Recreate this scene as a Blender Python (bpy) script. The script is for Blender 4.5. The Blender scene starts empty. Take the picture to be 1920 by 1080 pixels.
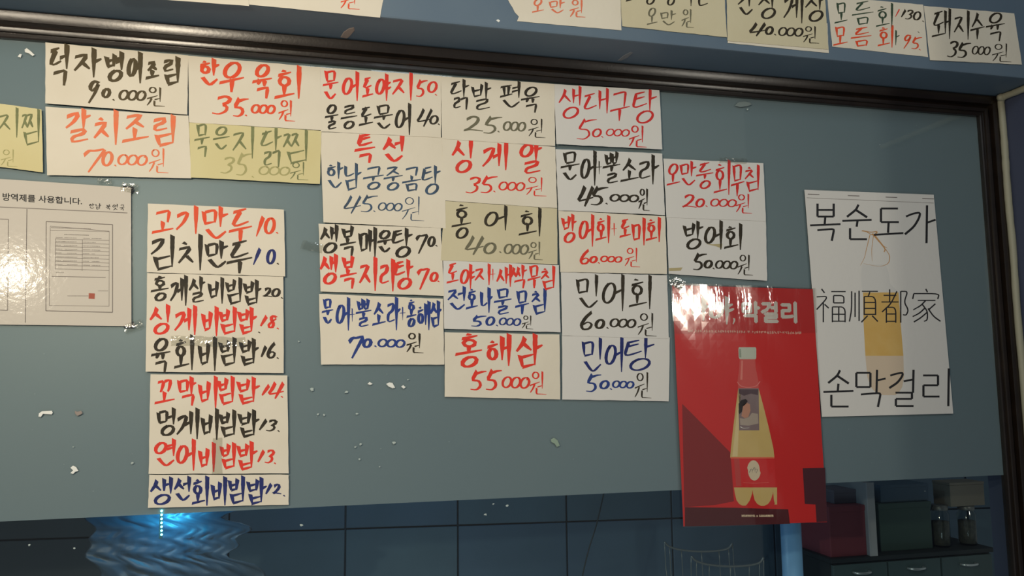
import bpy, bmesh, math, random
from mathutils import Vector, Matrix
C = bpy.context.scene.collection
SC = bpy.context.scene

# ---------------------------------------------------------------- camera
FPX = 1500.0
e1 = Vector((6205, 105, FPX)).normalized()             # world X in camera axes (right, down, forward)
e3 = Vector((-133, -13540, FPX)); e3 = (e3 - e1*e3.dot(e1)).normalized()
e2 = e3.cross(e1).normalized()
CAM = Vector((0.0, -1.70, 1.55))
right = Vector((e1.x, e2.x, e3.x)); down = Vector((e1.y, e2.y, e3.y)); fwd = Vector((e1.z, e2.z, e3.z))
cd = bpy.data.cameras.new('camera'); cam = bpy.data.objects.new('camera', cd); C.objects.link(cam)
cd.sensor_width = 36; cd.lens = 36*FPX/1920; cd.clip_start = 0.02
cam.matrix_world = Matrix.Translation(CAM) @ Matrix((right, -down, -fwd)).transposed().to_4x4()
SC.camera = cam

def ray(px, py):
    return (right*(px-960) + down*(py-540) + fwd*FPX).normalized()
def at(px, py, Y=0.0):
    d = ray(px, py); t = (Y-CAM.y)/d.y
    return CAM + d*t

# ---------------------------------------------------------------- world, lights, exposure
w = bpy.data.worlds.new('world'); SC.world = w; w.use_nodes = True
w.node_tree.nodes['Background'].inputs[0].default_value = (0.80, 0.86, 0.90, 1)
w.node_tree.nodes['Background'].inputs[1].default_value = 0.20
SC.view_settings.view_transform = 'Standard'; SC.view_settings.look = 'None'
SC.view_settings.exposure = -0.13; SC.view_settings.gamma = 1.0
SC.view_settings.use_curve_mapping = False

def area(name, loc, target, size, power, col, size_y=None, shape='DISK'):
    l = bpy.data.lights.new(name, 'AREA'); l.energy = power; l.color = col; l.size = size
    l.shape = shape
    if size_y: l.shape = 'RECTANGLE'; l.size_y = size_y
    o = bpy.data.objects.new(name, l); C.objects.link(o); o.location = loc
    o.rotation_euler = (Vector(target)-Vector(loc)).to_track_quat('-Z', 'Y').to_euler()
    return o
area('ceiling_lamp', (-0.56, -1.60, 2.07), (-0.55, 0, 1.95), 0.08, 14.5, (1.0, 0.86, 0.66))      # lamp whose glint runs along the head of the frame
area('ceiling_lamp', (-1.42, -2.55, 2.06), (-0.4, 0, 1.8), 0.07, 17, (1.0, 0.87, 0.68))
area('ceiling_lamp', (2.08, -2.50, 1.96), (0.8, 0, 1.8), 0.08, 6.5, (1.0, 0.93, 0.80))
area('upper_cool_fill', (0.3, -2.6, 3.4), (0.2, 0, 1.6), 0.9, 20, (0.84, 0.94, 1.0))  # added cool fill from above, not a fixture of the room
area('lower_cool_fill', (0.0, -2.4, -0.3), (0.1, 0, 1.4), 0.8, 6, (0.72, 0.90, 1.0))  # added cool fill from below, kept out of the pane's reflection
area('back_room_fill', (0.1, 0.30, 1.95), (0.1, 0.75, 1.0), 0.3, 3.2, (0.50, 0.78, 1.0))  # added dim fill so the space behind the glass is readable

# ---------------------------------------------------------------- helpers
def srgb(r, g, b):
    f = lambda c: (c/255/12.92) if c/255 <= 0.04045 else ((c/255+0.055)/1.055)**2.4
    return (f(r), f(g), f(b), 1)
def mat(name, col, rough=0.7, spec=0.3, bump=None, vary=None, metal=0, coat=0):
    m = bpy.data.materials.new(name); m.use_nodes = True
    nt = m.node_tree; b = nt.nodes['Principled BSDF']
    b.inputs['Base Color'].default_value = col; b.inputs['Roughness'].default_value = rough
    b.inputs['Specular IOR Level'].default_value = spec; b.inputs['Metallic'].default_value = metal
    b.inputs['Coat Weight'].default_value = coat; b.inputs['Coat Roughness'].default_value = 0.08
    tc = nt.nodes.new('ShaderNodeTexCoord')
    if vary:
        sc, amt, other = vary
        n = nt.nodes.new('ShaderNodeTexNoise'); n.inputs['Scale'].default_value = sc; n.inputs['Detail'].default_value = 5
        nt.links.new(tc.outputs['Object'], n.inputs['Vector'])
        cr = nt.nodes.new('ShaderNodeValToRGB'); cr.color_ramp.elements[0].position = 0.35; cr.color_ramp.elements[1].position = 0.35+amt
        cr.color_ramp.elements[0].color = col; cr.color_ramp.elements[1].color = other
        nt.links.new(n.outputs['Fac'], cr.inputs[0]); nt.links.new(cr.outputs[0], b.inputs['Base Color'])
    if bump:
        sc, st = bump[:2]
        n = nt.nodes.new('ShaderNodeTexNoise'); n.inputs['Scale'].default_value = sc; n.inputs['Detail'].default_value = 4
        nt.links.new(tc.outputs['Object'], n.inputs['Vector'])
        bp = nt.nodes.new('ShaderNodeBump'); bp.inputs['Strength'].default_value = st
        bp.inputs['Distance'].default_value = bump[2] if len(bump) > 2 else 0.002
        nt.links.new(n.outputs['Fac'], bp.inputs['Height']); nt.links.new(bp.outputs[0], b.inputs['Normal'])
    return m
def clear(name, tint, rough, refl, bump=None, ior=1.45):
    """clear sheet: transparent body with a glossy skin"""
    m = bpy.data.materials.new(name); m.use_nodes = True; nt = m.node_tree; nt.nodes.clear()
    out = nt.nodes.new('ShaderNodeOutputMaterial'); mx = nt.nodes.new('ShaderNodeMixShader')
    tr = nt.nodes.new('ShaderNodeBsdfTransparent'); tr.inputs[0].default_value = tint
    gl = nt.nodes.new('ShaderNodeBsdfGlossy'); gl.inputs['Roughness'].default_value = rough
    gl.inputs['Color'].default_value = (refl, refl, refl, 1)
    f0 = ((ior-1)/(ior+1))**2
    lw = nt.nodes.new('ShaderNodeLayerWeight'); lw.inputs['Blend'].default_value = 0.5
    pw = nt.nodes.new('ShaderNodeMath'); pw.operation = 'POWER'; pw.inputs[1].default_value = 5
    ma = nt.nodes.new('ShaderNodeMath'); ma.operation = 'MULTIPLY_ADD'; ma.inputs[1].default_value = 1-f0; ma.inputs[2].default_value = f0
    nt.links.new(lw.outputs['Facing'], pw.inputs[0]); nt.links.new(pw.outputs[0], ma.inputs[0])
    nt.links.new(ma.outputs[0], mx.inputs[0]); nt.links.new(tr.outputs[0], mx.inputs[1]); nt.links.new(gl.outputs[0], mx.inputs[2])
    nt.links.new(mx.outputs[0], out.inputs[0])
    if bump:
        tc = nt.nodes.new('ShaderNodeTexCoord')
        mp = nt.nodes.new('ShaderNodeMapping'); mp.inputs['Scale'].default_value = bump[2] if len(bump) > 2 else (1, 1, 1)
        n = nt.nodes.new('ShaderNodeTexNoise'); n.inputs['Scale'].default_value = bump[0]; n.inputs['Detail'].default_value = 3
        nt.links.new(tc.outputs['Object'], mp.inputs[0]); nt.links.new(mp.outputs[0], n.inputs['Vector'])
        bp = nt.nodes.new('ShaderNodeBump'); bp.inputs['Strength'].default_value = bump[1]; bp.inputs['Distance'].default_value = 0.004
        nt.links.new(n.outputs['Fac'], bp.inputs['Height'])
        nt.links.new(bp.outputs[0], gl.inputs['Normal'])
    return m
def emit(name, col, s):
    m = bpy.data.materials.new(name); m.use_nodes = True; b = m.node_tree.nodes['Principled BSDF']
    b.inputs['Emission Color'].default_value = col; b.inputs['Emission Strength'].default_value = s
    return m

M = dict(
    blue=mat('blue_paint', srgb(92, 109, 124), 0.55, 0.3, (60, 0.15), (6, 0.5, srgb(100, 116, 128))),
    frame=mat('dark_brown_varnish', srgb(27, 20, 15), 0.27, 0.6, (160, 0.22, 0.0006), (24, 0.5, srgb(38, 29, 22))),
    film=mat('grey_film', srgb(117, 126, 133), 0.42, 0.5, None, (1.3, 0.7, srgb(124, 130, 133))),
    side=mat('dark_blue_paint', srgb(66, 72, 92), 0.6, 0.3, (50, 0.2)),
    cream=mat('cream_paper', srgb(222, 213, 194), 0.85, 0.15, (70, 0.25), (9, 0.6, srgb(214, 204, 183))),
    dull=mat('dull_paper', srgb(206, 196, 164), 0.85, 0.15, (70, 0.25), (9, 0.6, srgb(198, 186, 152))),
    white=mat('white_paper', srgb(214, 210, 202), 0.8, 0.2, (60, 0.2)),
    yellow=mat('yellowed_paper', srgb(212, 202, 154), 0.85, 0.15, (70, 0.25), (9, 0.6, srgb(204, 190, 138))),
    sheet=mat('printed_sheet', srgb(206, 198, 188), 0.75, 0.2),
    red=mat('red_print', srgb(208, 40, 36), 0.5, 0.3),
    cable=mat('white_plastic', srgb(156, 152, 130), 0.5, 0.3, (90, 0.3)),
    tape=clear('clear_tape', (0.93, 0.93, 0.91, 1), 0.10, 1.0, (38, 0.9), 1.6),
    sleeve=clear('clear_sleeve', (0.96, 0.96, 0.95, 1), 0.10, 1.0, (14, 0.05), 1.5),
    crinkle=clear('crinkled_tape', (0.98, 0.97, 0.96, 1), 0.05, 1.0, (26, 0.15, (3.2, 1, 0.8)), 1.42),
    laminate=clear('laminate_skin', (0.98, 0.98, 0.97, 1), 0.10, 1.0, (90, 0.06), 1.13),
    glass=clear('window_glass', (0.93, 0.97, 0.96, 1), 0.02, 1.0, None, 1.45),
    scrap=mat('white_scrap', srgb(232, 232, 224), 0.7),
    plaster=mat('bare_plaster', srgb(150, 138, 130), 0.9),
)
INK = dict(
    k=mat('black_ink', srgb(46, 41, 32), 0.6, 0.2, None, (60, 0.5, srgb(68, 60, 46))),
    o=mat('orange_red_ink', srgb(228, 78, 44), 0.6, 0.2, None, (60, 0.5, srgb(216, 92, 60))),
    r=mat('red_ink', srgb(226, 58, 44), 0.6, 0.2, None, (60, 0.5, srgb(208, 66, 52))),
    t=mat('crimson_ink', srgb(206, 52, 48), 0.6, 0.2),
    b=mat('blue_ink', srgb(40, 62, 132), 0.6, 0.2, None, (70, 0.5, srgb(50, 66, 112))),
    n=mat('navy_ink', srgb(40, 50, 112), 0.6, 0.2, None, (60, 0.5, srgb(36, 42, 70))),
    s=mat('slate_blue_ink', srgb(66, 88, 112), 0.6, 0.2, None, (70, 0.5, srgb(58, 66, 76))),
    g=mat('faded_green_ink', srgb(128, 132, 92), 0.7, 0.1, None, (60, 0.6, srgb(100, 104, 74))),
    c=mat('olive_black_ink', srgb(86, 74, 50), 0.6, 0.2, None, (60, 0.5, srgb(74, 64, 44))),
    a=mat('worn_orange_ink', srgb(232, 116, 76), 0.6, 0.2, None, (50, 0.5, srgb(216, 132, 92))),
    f=mat('pale_faded_ink', srgb(168, 162, 112), 0.7, 0.1),
    h=mat('washed_grey_ink', srgb(112, 108, 88), 0.7, 0.1),
    d=mat('dark_green_ink', srgb(62, 78, 62), 0.7, 0.1),
    e=mat('soft_orange_ink', srgb(222, 120, 88), 0.6, 0.1),
    p=mat('printed_black', srgb(44, 44, 46), 0.6, 0.2),
    q=mat('printed_grey', srgb(120, 112, 108), 0.6, 0.2),
    w=mat('printed_white', srgb(226, 222, 214), 0.6, 0.2),
)

def link(name, me, m=None, parent=None):
    o = bpy.data.objects.new(name, me); C.objects.link(o)
    if m: me.materials.append(m)
    if parent: o.parent = parent
    return o
def mesh(name, verts, faces, m, parent=None, smooth=False):
    me = bpy.data.meshes.new(name); me.from_pydata([tuple(v) for v in verts], [], faces)
    if smooth:
        for p in me.polygons: p.use_smooth = True
    return link(name, me, m, parent)
def tag(o, label=None, cat=None, group=None, kind=None):
    if label: o['label'] = label
    if cat: o['category'] = cat
    if group: o['group'] = group
    if kind: o['kind'] = kind
    return o
def empty(name, loc=(0, 0, 0)):
    o = bpy.data.objects.new(name, None); C.objects.link(o); o.location = loc; o.empty_display_size = 0.05
    return o
def box_bm(lo, hi, bev=0.0):
    bm = bmesh.new(); bmesh.ops.create_cube(bm, size=1)
    for v in bm.verts:
        v.co = Vector([(lo[i]+hi[i])/2 + v.co[i]*(hi[i]-lo[i]) for i in range(3)])
    if bev: bmesh.ops.bevel(bm, geom=bm.edges[:], offset=bev, segments=2, affect='EDGES', profile=0.6)
    return bm
def obj_bm(name, bm, m, parent=None, smooth=False):
    me = bpy.data.meshes.new(name); bm.to_mesh(me); bm.free()
    if smooth:
        for p in me.polygons: p.use_smooth = True
    return link(name, me, m, parent)
def box(name, lo, hi, m, parent=None, bev=0.0):
    return obj_bm(name, box_bm(lo, hi, bev), m, parent)
def lathe(name, prof, loc, m, parent=None, n=28):
    vs, fs = [], []
    for r, z in prof:
        for k in range(n):
            a = 2*math.pi*k/n; vs.append((loc[0]+r*math.cos(a), loc[1]+r*math.sin(a), loc[2]+z))
    for i in range(len(prof)-1):
        for k in range(n):
            fs.append((i*n+k, i*n+(k+1) % n, (i+1)*n+(k+1) % n, (i+1)*n+k))
    fs.append(tuple(range(n))[::-1]); fs.append(tuple((len(prof)-1)*n+k for k in range(n)))
    return mesh(name, vs, fs, m, parent, True)
def catmull(pts, n=6):
    pts = [Vector(p) for p in pts]; out = []
    P = [pts[0]*2-pts[1]] + pts + [pts[-1]*2-pts[-2]]
    for i in range(1, len(P)-2):
        for k in range(n):
            t = k/n
            out.append(0.5*((2*P[i]) + (P[i+1]-P[i-1])*t + (2*P[i-1]-5*P[i]+4*P[i+1]-P[i+2])*t*t + (3*P[i]-P[i-1]-3*P[i+1]+P[i+2])*t**3))
    out.append(pts[-1]); return out
def tube(name, pts, r, m, parent=None, n=10, jitter=0.0, seed=1):
    rr = random.Random(seed); vs, fs = [], []
    for i, p in enumerate(pts):
        t = (pts[min(i+1, len(pts)-1)]-pts[max(i-1, 0)]).normalized()
        a = t.cross(Vector((0.1, 0.97, 0.2))).normalized(); b = t.cross(a)
        rad = (r[i] if isinstance(r, list) else r)*(1+rr.uniform(-jitter, jitter))
        for k in range(n):
            q = 2*math.pi*k/n; vs.append(p + a*math.cos(q)*rad + b*math.sin(q)*rad)
    for i in range(len(pts)-1):
        for k in range(n):
            fs.append((i*n+k, i*n+(k+1) % n, (i+1)*n+(k+1) % n, (i+1)*n+k))
    fs.append(tuple(range(n))[::-1]); fs.append(tuple((len(pts)-1)*n+k for k in range(n)))
    return mesh(name, vs, fs, m, parent, True)

# ---------------------------------------------------------------- the setting
ZT = at(960, 149).z                        # top edge of the pane
XR = (at(1833, 218).x + at(1899, 1080).x)/2    # right edge of the pane
ZF = at(960, 934).z                        # lower edge of the grey film
XL, ZB = -1.9, 0.55
ZU = at(960, 104, -0.012).z                # soffit of the beam
BD = 0.0
for k in range(400):                       # how far the beam stands out of the wall
    if at(960, 55.5, -k*0.0005).z <= ZU: BD = k*0.0005; break
FT = 0.043
def face(z0, z1, y0, a0, a1, n=7):
    """a band that leans from a0 to a1 degrees (downward tilt) as it rises"""
    o = []; y = y0; dz = (z1-z0)/n
    for k in range(n+1):
        o.append((z0+dz*k, y)); y -= dz*math.tan(math.radians(a0+(a1-a0)*k/n))
    return o
prof = [(0, 0.012), (0, -0.006), (0.0030, -0.0075), (0.0105, -0.0080), (0.0108, -0.0120)] + face(0.0115, 0.0195, -0.0135, 19, 9) + [(0.0203, -0.0135), (0.0206, -0.0045), (0.0300, -0.0040), (0.0303, -0.0200)] \
    + face(0.0308, 0.0500, -0.0215, 20, 8, 10) + [(0.0520, -0.0255), (0.0538, -0.020), (0.0545, 0.012)]
def moulding(name, a, b, da, db, kz=1.0, parent=None):
    """a, b: inner edge ends; da, db: direction in which the profile grows at each end"""
    vs = []
    for p, d in ((a, da), (b, db)):
        for s, y in prof: vs.append((p[0]+d[0]*s*kz, y, p[1]+d[1]*s*kz))
    n = len(prof)
    return mesh(name, vs, [(i, i+1, n+i+1, n+i) for i in range(n-1)]+[tuple(range(n)), tuple(range(n, 2*n))[::-1]], M['frame'], parent)
KZ = (ZU-ZT)/0.0545
win = empty('window_1', (0, 0, ZB)); tag(win, 'dark brown framed window with grey film covering its upper pane', kind='structure')
win.location = (0, 0, 0)
tag(moulding('window_frame', (XL, ZT), (XR, ZT), (0, 1), (1, 1), KZ, win), 'moulded dark brown head of the frame')
tag(moulding('window_frame', (XR, ZT), (XR, ZB), (1, 1), (1, 0), KZ, win), 'moulded dark brown right jamb')
FO = XR + 0.0545*KZ
box('glass_pane', (XL-0.1, 0.0, ZB-0.1), (XR+0.02, 0.004, ZT+0.02), M['glass'], win)
box('privacy_film', (XL-0.1, 0.0048, ZF), (XR+0.02, 0.0056, ZT+0.02), M['film'], win)
tag(box('wall_back', (XL-0.3, -0.001, ZU), (FO+0.3, 0.11, ZU+0.9), M['blue']), kind='structure')
bm = box_bm((XL-0.3, -BD, ZU), (FO+0.001, -0.0012, ZU+0.9), 0.004)
tag(obj_bm('trim_1', bm, M['blue']), 'blue painted beam over the window', kind='structure')
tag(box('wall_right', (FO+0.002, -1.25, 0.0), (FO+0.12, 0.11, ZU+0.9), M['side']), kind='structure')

# ---------------------------------------------------------------- room behind the glass
TL = [mat('blue_tile', srgb(70, 92, 112), 0.35, 0.4, (30, 0.2), (5, 0.5, srgb(60, 84, 100))),
      mat('slate_tile', srgb(76, 98, 112), 0.35, 0.4, (30, 0.2), (5, 0.5, srgb(66, 86, 98))),
      mat('dull_tile', srgb(62, 70, 76), 0.4, 0.4, (30, 0.2), (5, 0.5, srgb(56, 64, 68)))]
grout = mat('grout', srgb(44, 54, 62), 0.9)
BY = 0.86
ang = math.radians(-6.5)
wb = empty('wall_rear'); tag(wb, 'blue tiled wall of the dark room behind the glass', kind='structure')
wb.location = (at(900, 990, BY).x, BY, at(900, 984, BY).z); wb.rotation_euler = (0, 0, ang)
box('grout_bed', (-2.8, 0.012, -0.9), (2.3, 0.03, 0.8), grout, wb)
tw, th = 0.350, 0.420
tm = []
for q in range(3):
    b_ = box_bm((-tw/2+0.0025, 0, -th/2+0.0025), (tw/2-0.0025, 0.014, th/2-0.0025), 0.002)
    me = bpy.data.meshes.new('tile'); b_.to_mesh(me); b_.free(); me.materials.append(TL[q]); tm.append(me)
rr = random.Random(4)
for i in range(-8, 7):
    for j in range(-2, 2):
        o = bpy.data.objects.new('tile', tm[2 if i < -3 else rr.choice((0, 0, 1))]); C.objects.link(o); o.parent = wb
        o.location = ((i+0.30)*tw, rr.uniform(-0.0012, 0.0012), (j+0.5)*th); o.rotation_euler = (0, rr.uniform(-.002, .002), 0)
# bluish plastic roll, boxes, jars and drawers standing behind the glass on the right
IY = 0.34
pl = at(1640, 905, IY); c0 = at(1648, 1042, IY)
zc = c0.z
cab = empty('drawer_cabinet', (0, 0, 0))
tag(cab, 'dark green drawer cabinet low behind the glass at the right', 'cabinet')
cabm = mat('dark_green_laminate', srgb(62, 78, 80), 0.4, 0.4, (20, 0.1)); edge = mat('cabinet_edge', srgb(34, 40, 42), 0.6)
x0, x1 = at(1560, 1050, IY).x, at(1860, 1030, IY).x
box('body', (x0, IY+0.012, zc-0.62), (x1, IY+0.24, zc-0.012), edge, cab)
box('cabinet_top', (x0-0.006, IY-0.004, zc-0.012), (x1+0.006, IY+0.24, zc), edge, cab, 0.002)
nd = 3
for a in range(nd):
    for b in range(3):
        xa = x0+(x1-x0)*a/nd+0.003; xb = x0+(x1-x0)*(a+1)/nd-0.003; zb = zc-0.018-0.17*b
        d = box('drawer', (xa, IY, zb-0.165), (xb, IY+0.012, zb), cabm, cab, 0.0015)
        hx = (xa+xb)/2; hz = zb-0.022
        tube('handle', catmull([Vector((hx-0.026, IY, hz)), Vector((hx-0.022, IY-0.014, hz)), Vector((hx, IY-0.018, hz-0.001)), Vector((hx+0.022, IY-0.014, hz)), Vector((hx+0.026, IY, hz))], 4),
             0.0035, mat('steel', srgb(190, 195, 195), 0.3, 0.5, metal=0.8) if a == b == 0 else bpy.data.materials['steel'], d, 8)
# red box on the cabinet
def plain_box(name, pxl, pxr, pyt, Y, depth, z, m, label, cat, bev=0.003):
    xa, xb, zt = at(pxl, 1000, Y).x, at(pxr, 1000, Y).x, at((pxl+pxr)/2, pyt, Y).z
    r = empty(name, (0, 0, 0)); tag(r, label, cat)
    box('carton', (xa, Y, z), (xb, Y+depth, zt-0.014), m, r, bev)
    box('lid', (xa-0.002, Y-0.002, zt-0.016), (xb+0.002, Y+depth+0.002, zt), m, r, 0.002)
    return r, xa, xb, zt
rb = mat('dull_red_card', srgb(128, 58, 66), 0.6); gb = mat('dark_green_card', srgb(58, 78, 74), 0.5); tb = mat('taupe_card', srgb(112, 108, 98), 0.7); pb = mat('mauve_card', srgb(104, 98, 108), 0.6)
r1 = plain_box('storage_box', 1556, 1624, 948, IY+0.015, 0.16, zc, rb, 'dull red box standing behind the glass beside the red poster', 'box')
r2 = plain_box('storage_box', 1650, 1748, 942, IY+0.04, 0.16, zc, gb, 'dark green box behind the glass right of the pale upright board', 'box')
for (r, xa, xb, zt), pa, pb_, pt, mm, lab in ((r1, 1564, 1618, 918, pb, 'small mauve box lying on top of the red box behind the glass'),
                                             (r2, 1652, 1742, 908, TL[0], 'flat blue box lying on top of the dark green box')):
    Y = IY+0.05; a_, b_, t_ = at(pa, 940, Y).x, at(pb_, 940, Y).x, at((pa+pb_)/2, pt, Y).z
    s = empty('storage_box'); tag(s, lab, 'box')
    box('carton', (a_, Y, zt+0.0005), (b_, Y+0.1, t_-0.008), mm, s, 0.002); box('lid', (a_-0.001, Y-0.001, t_-0.009), (b_+0.001, Y+0.101, t_), mm, s, 0.0015)
a_, b_ = at(1630, 1000, IY).x, at(1643, 1000, IY).x
bd = empty('upright_board'); tag(bd, 'pale upright board between red and green boxes behind the glass', 'board')
box('board', (a_, IY+0.002, zc), (b_, IY+0.20, pl.z), mat('pale_board', srgb(140, 142, 146), 0.6), bd, 0.002)
box('edge_strip', (a_-0.001, IY-0.001, zc), (b_+0.001, IY+0.003, pl.z+0.001), mat('edge_strip_white', srgb(160, 160, 165), 0.5), bd, 0.0008)
jarm = clear('jar_glass', (0.72, 0.78, 0.78, 1), 0.08, 1.0); jl = mat('jar_lid_metal', srgb(110, 112, 110), 0.4, 0.5, metal=0.5); fill = mat('jar_contents', srgb(66, 66, 64), 0.8, vary=(90, 0.4, srgb(90, 86, 78)))
for pxc, lab in ((1766, 'clear glass jar nearer the dark green box behind the glass'), (1816, 'clear glass jar nearer the window frame under a taupe box')):
    c = at(pxc, 1026, IY+0.06); R = 0.026; zt = at(pxc, 946, IY+0.06).z; H = zt-zc
    j = empty('glass_jar', (0, 0, 0)); tag(j, lab, 'jar', None)
    lathe('contents', [(R*0.9, 0.004), (R*0.93, 0.008), (R*0.93, H*0.6), (R*0.2, H*0.62)], (c.x, c.y, zc), fill, j)
    lathe('glass', [(R*0.9, 0.0), (R, 0.004), (R, H*0.78), (R*0.82, H*0.86), (R*0.82, H*0.9)], (c.x, c.y, zc), jarm, j)
    lathe('lid', [(R*0.88, H*0.88), (R*0.9, H*0.885), (R*0.9, H), (R*0.8, H+0.001)], (c.x, c.y, zc), jl, j)
    last = (c, H)
Y = IY+0.03; a_, b_ = at(1782, 930, Y).x, at(1846, 930, Y).x
s = empty('storage_box'); tag(s, 'small taupe box resting on the jar lid next to the frame', 'box')
z_ = zc+last[1]+0.0015
box('carton', (a_, Y, z_), (b_, Y+0.07, at(1814, 909, Y).z), tb, s, 0.002); box('lid', (a_-0.001, Y-0.001, at(1814, 909, Y).z), (b_+0.001, Y+0.071, at(1814, 904, Y).z), tb, s, 0.0015)
# pale blue plastic roll under the poster
c = at(1483, 1000, 0.24); zt = at(1483, 940, 0.24).z
rl = empty('plastic_roll'); tag(rl, 'pale blue upright plastic roll behind the glass under the red poster', 'roll')
R = 0.0265
lathe('sheet', [(R*0.6, -0.7), (R, -0.699), (R, zt-c.z), (R*0.55, zt-c.z+0.001)], (c.x, c.y, c.z), mat('pale_blue_plastic', srgb(122, 170, 216), 0.35, 0.4), rl)
lathe('core', [(R*0.35, -0.7), (R*0.35, zt-c.z+0.01), (R*0.25, zt-c.z+0.0101)], (c.x, c.y, c.z), tb, rl)
# wire basket rim left of the roll
wr = empty('wire_basket'); tag(wr, 'dull wire basket behind the glass below the red poster', 'basket')
wm = mat('dull_wire', srgb(110, 118, 122), 0.4, 0.4, metal=0.6)
yb = 0.2
rim = [(1300, 1042), (1330, 1040), (1312, 1052), (1345, 1060), (1400, 1061), (1425, 1056), (1432, 1044)]
P = [at(x, y, yb) for x, y in ((1296, 1043), (1306, 1052), (1330, 1059), (1370, 1062), (1405, 1060), (1424, 1055), (1432, 1045))]
tube('rim', catmull(P, 5), 0.0028, wm, wr, 8)
Q = [p+Vector((0, 0.16, 0.004)) for p in P]
tube('rim', catmull(Q, 5), 0.0028, wm, wr, 8)
for i in range(7):
    a = P[i]; b = Q[i]; m1 = a+Vector((0, 0.02, -0.10)); m2 = b+Vector((0, -0.02, -0.10))
    tube('wire', catmull([a, m1, m2, b], 5), 0.0014, wm, wr, 6)
# thin dark cord hanging down, and a light strip's reflection built as glowing beads at the left
tag(tube('hanging_cord', catmull([at(1137, 900, 0.3), at(1131, 930, 0.3), at(1118, 985, 0.3), at(1104, 1030, 0.3), at(1091, 1085, 0.3), at(1080, 1150, 0.3)], 5), 0.0018, edge, None, 8),
    'thin dark cord hanging slantwise behind the glass left of the red poster', 'cord')
ls = empty('reflected_strip'); tag(ls, 'cyan reflection of a light strip, modelled behind the glass under the menu notes', 'light')
LY = 0.0052
a, b = at(303, 955, LY), at(303, 1006, LY)
box('strip', (a.x-0.003, LY, b.z-0.004), (a.x+0.003, LY+0.002, a.z+0.004), mat('strip_backing', srgb(60, 90, 100), 0.5), ls)
led = emit('cyan_reflection', (0.15, 0.9, 1.0, 1), 9.0)
for k in range(7):
    p = at(303, 958+k*7.4, LY-0.002)
    bm = bmesh.new(); bmesh.ops.create_icosphere(bm, subdivisions=1, radius=0.0023, matrix=Matrix.Translation(p)); obj_bm('reflected_diode', bm, led, ls)
pt_ = bpy.data.lights.new('strip_glow_fill', 'POINT'); pt_.energy = 1.6; pt_.color = (0.06, 0.60, 1.0); pt_.shadow_soft_size = 0.01  # added point light that throws the cyan glow onto the crumpled sheet
po = bpy.data.objects.new('strip_glow_fill', pt_); C.objects.link(po); po.location = at(316, 962, 0.095)
# added crumpled sheet that breaks the cyan glow into streaks
rr = random.Random(9); vs, fs = [], []
NX, NZ = 70, 34
from mathutils import noise
for j in range(NZ+1):
    for i in range(NX+1):
        e_ = noise.noise(Vector((j*.23, 0.5, 0)))*26; px = 172+e_+(455-172+e_*1.5)*i/NX; py = 935+(1130-935)*j/NZ
        p = at(px, py, 0.155)
        q = Vector((p.x*11, p.z*46 + p.x*16, 1.3))
        d = abs(noise.noise(q))*0.015 + abs(noise.noise(q*2.3))*0.005
        vs.append((p.x, p.y-d, p.z))
for j in range(NZ):
    for i in range(NX): fs.append((j*(NX+1)+i, j*(NX+1)+i+1, (j+1)*(NX+1)+i+1, (j+1)*(NX+1)+i))
bag = mesh('glow_catch_sheet', vs, fs, mat('dark_plastic', srgb(46, 60, 74), 0.45, 0.4), None, True)
sm = bag.modifiers.new('s', 'SOLIDIFY'); sm.thickness = 0.001
tag(bag, 'added crumpled dark blue plastic sheet catching the cyan glow behind the glass', 'plastic sheet')

# ---------------------------------------------------------------- brush writing
CHO = 'ㄱㄲㄴㄷㄸㄹㅁㅂㅃㅅㅆㅇㅈㅉㅊㅋㅌㅍㅎ'
JUNG = 'ㅏㅐㅑㅒㅓㅔㅕㅖㅗㅘㅙㅚㅛㅜㅝㅞㅟㅠㅡㅢㅣ'
JONG = ['', 'ㄱ', 'ㄲ', 'ㄳ', 'ㄴ', 'ㄵ', 'ㄶ', 'ㄷ', 'ㄹ', 'ㄹㄱ', 'ㄻ', 'ㄼ', 'ㄽ', 'ㄾ', 'ㄿ', 'ㅀ', 'ㅁ', 'ㅂ', 'ㅄ', 'ㅅ', 'ㅆ', 'ㅇ', 'ㅈ', 'ㅊ', 'ㅋ', 'ㅌ', 'ㅍ', 'ㅎ']
def circ(cx, cy, rx, ry, n=16, a0=-1.9):
    return [(cx+rx*math.cos(a0-2*math.pi*k/n), cy+ry*math.sin(a0-2*math.pi*k/n)) for k in range(n+2)]
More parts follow.
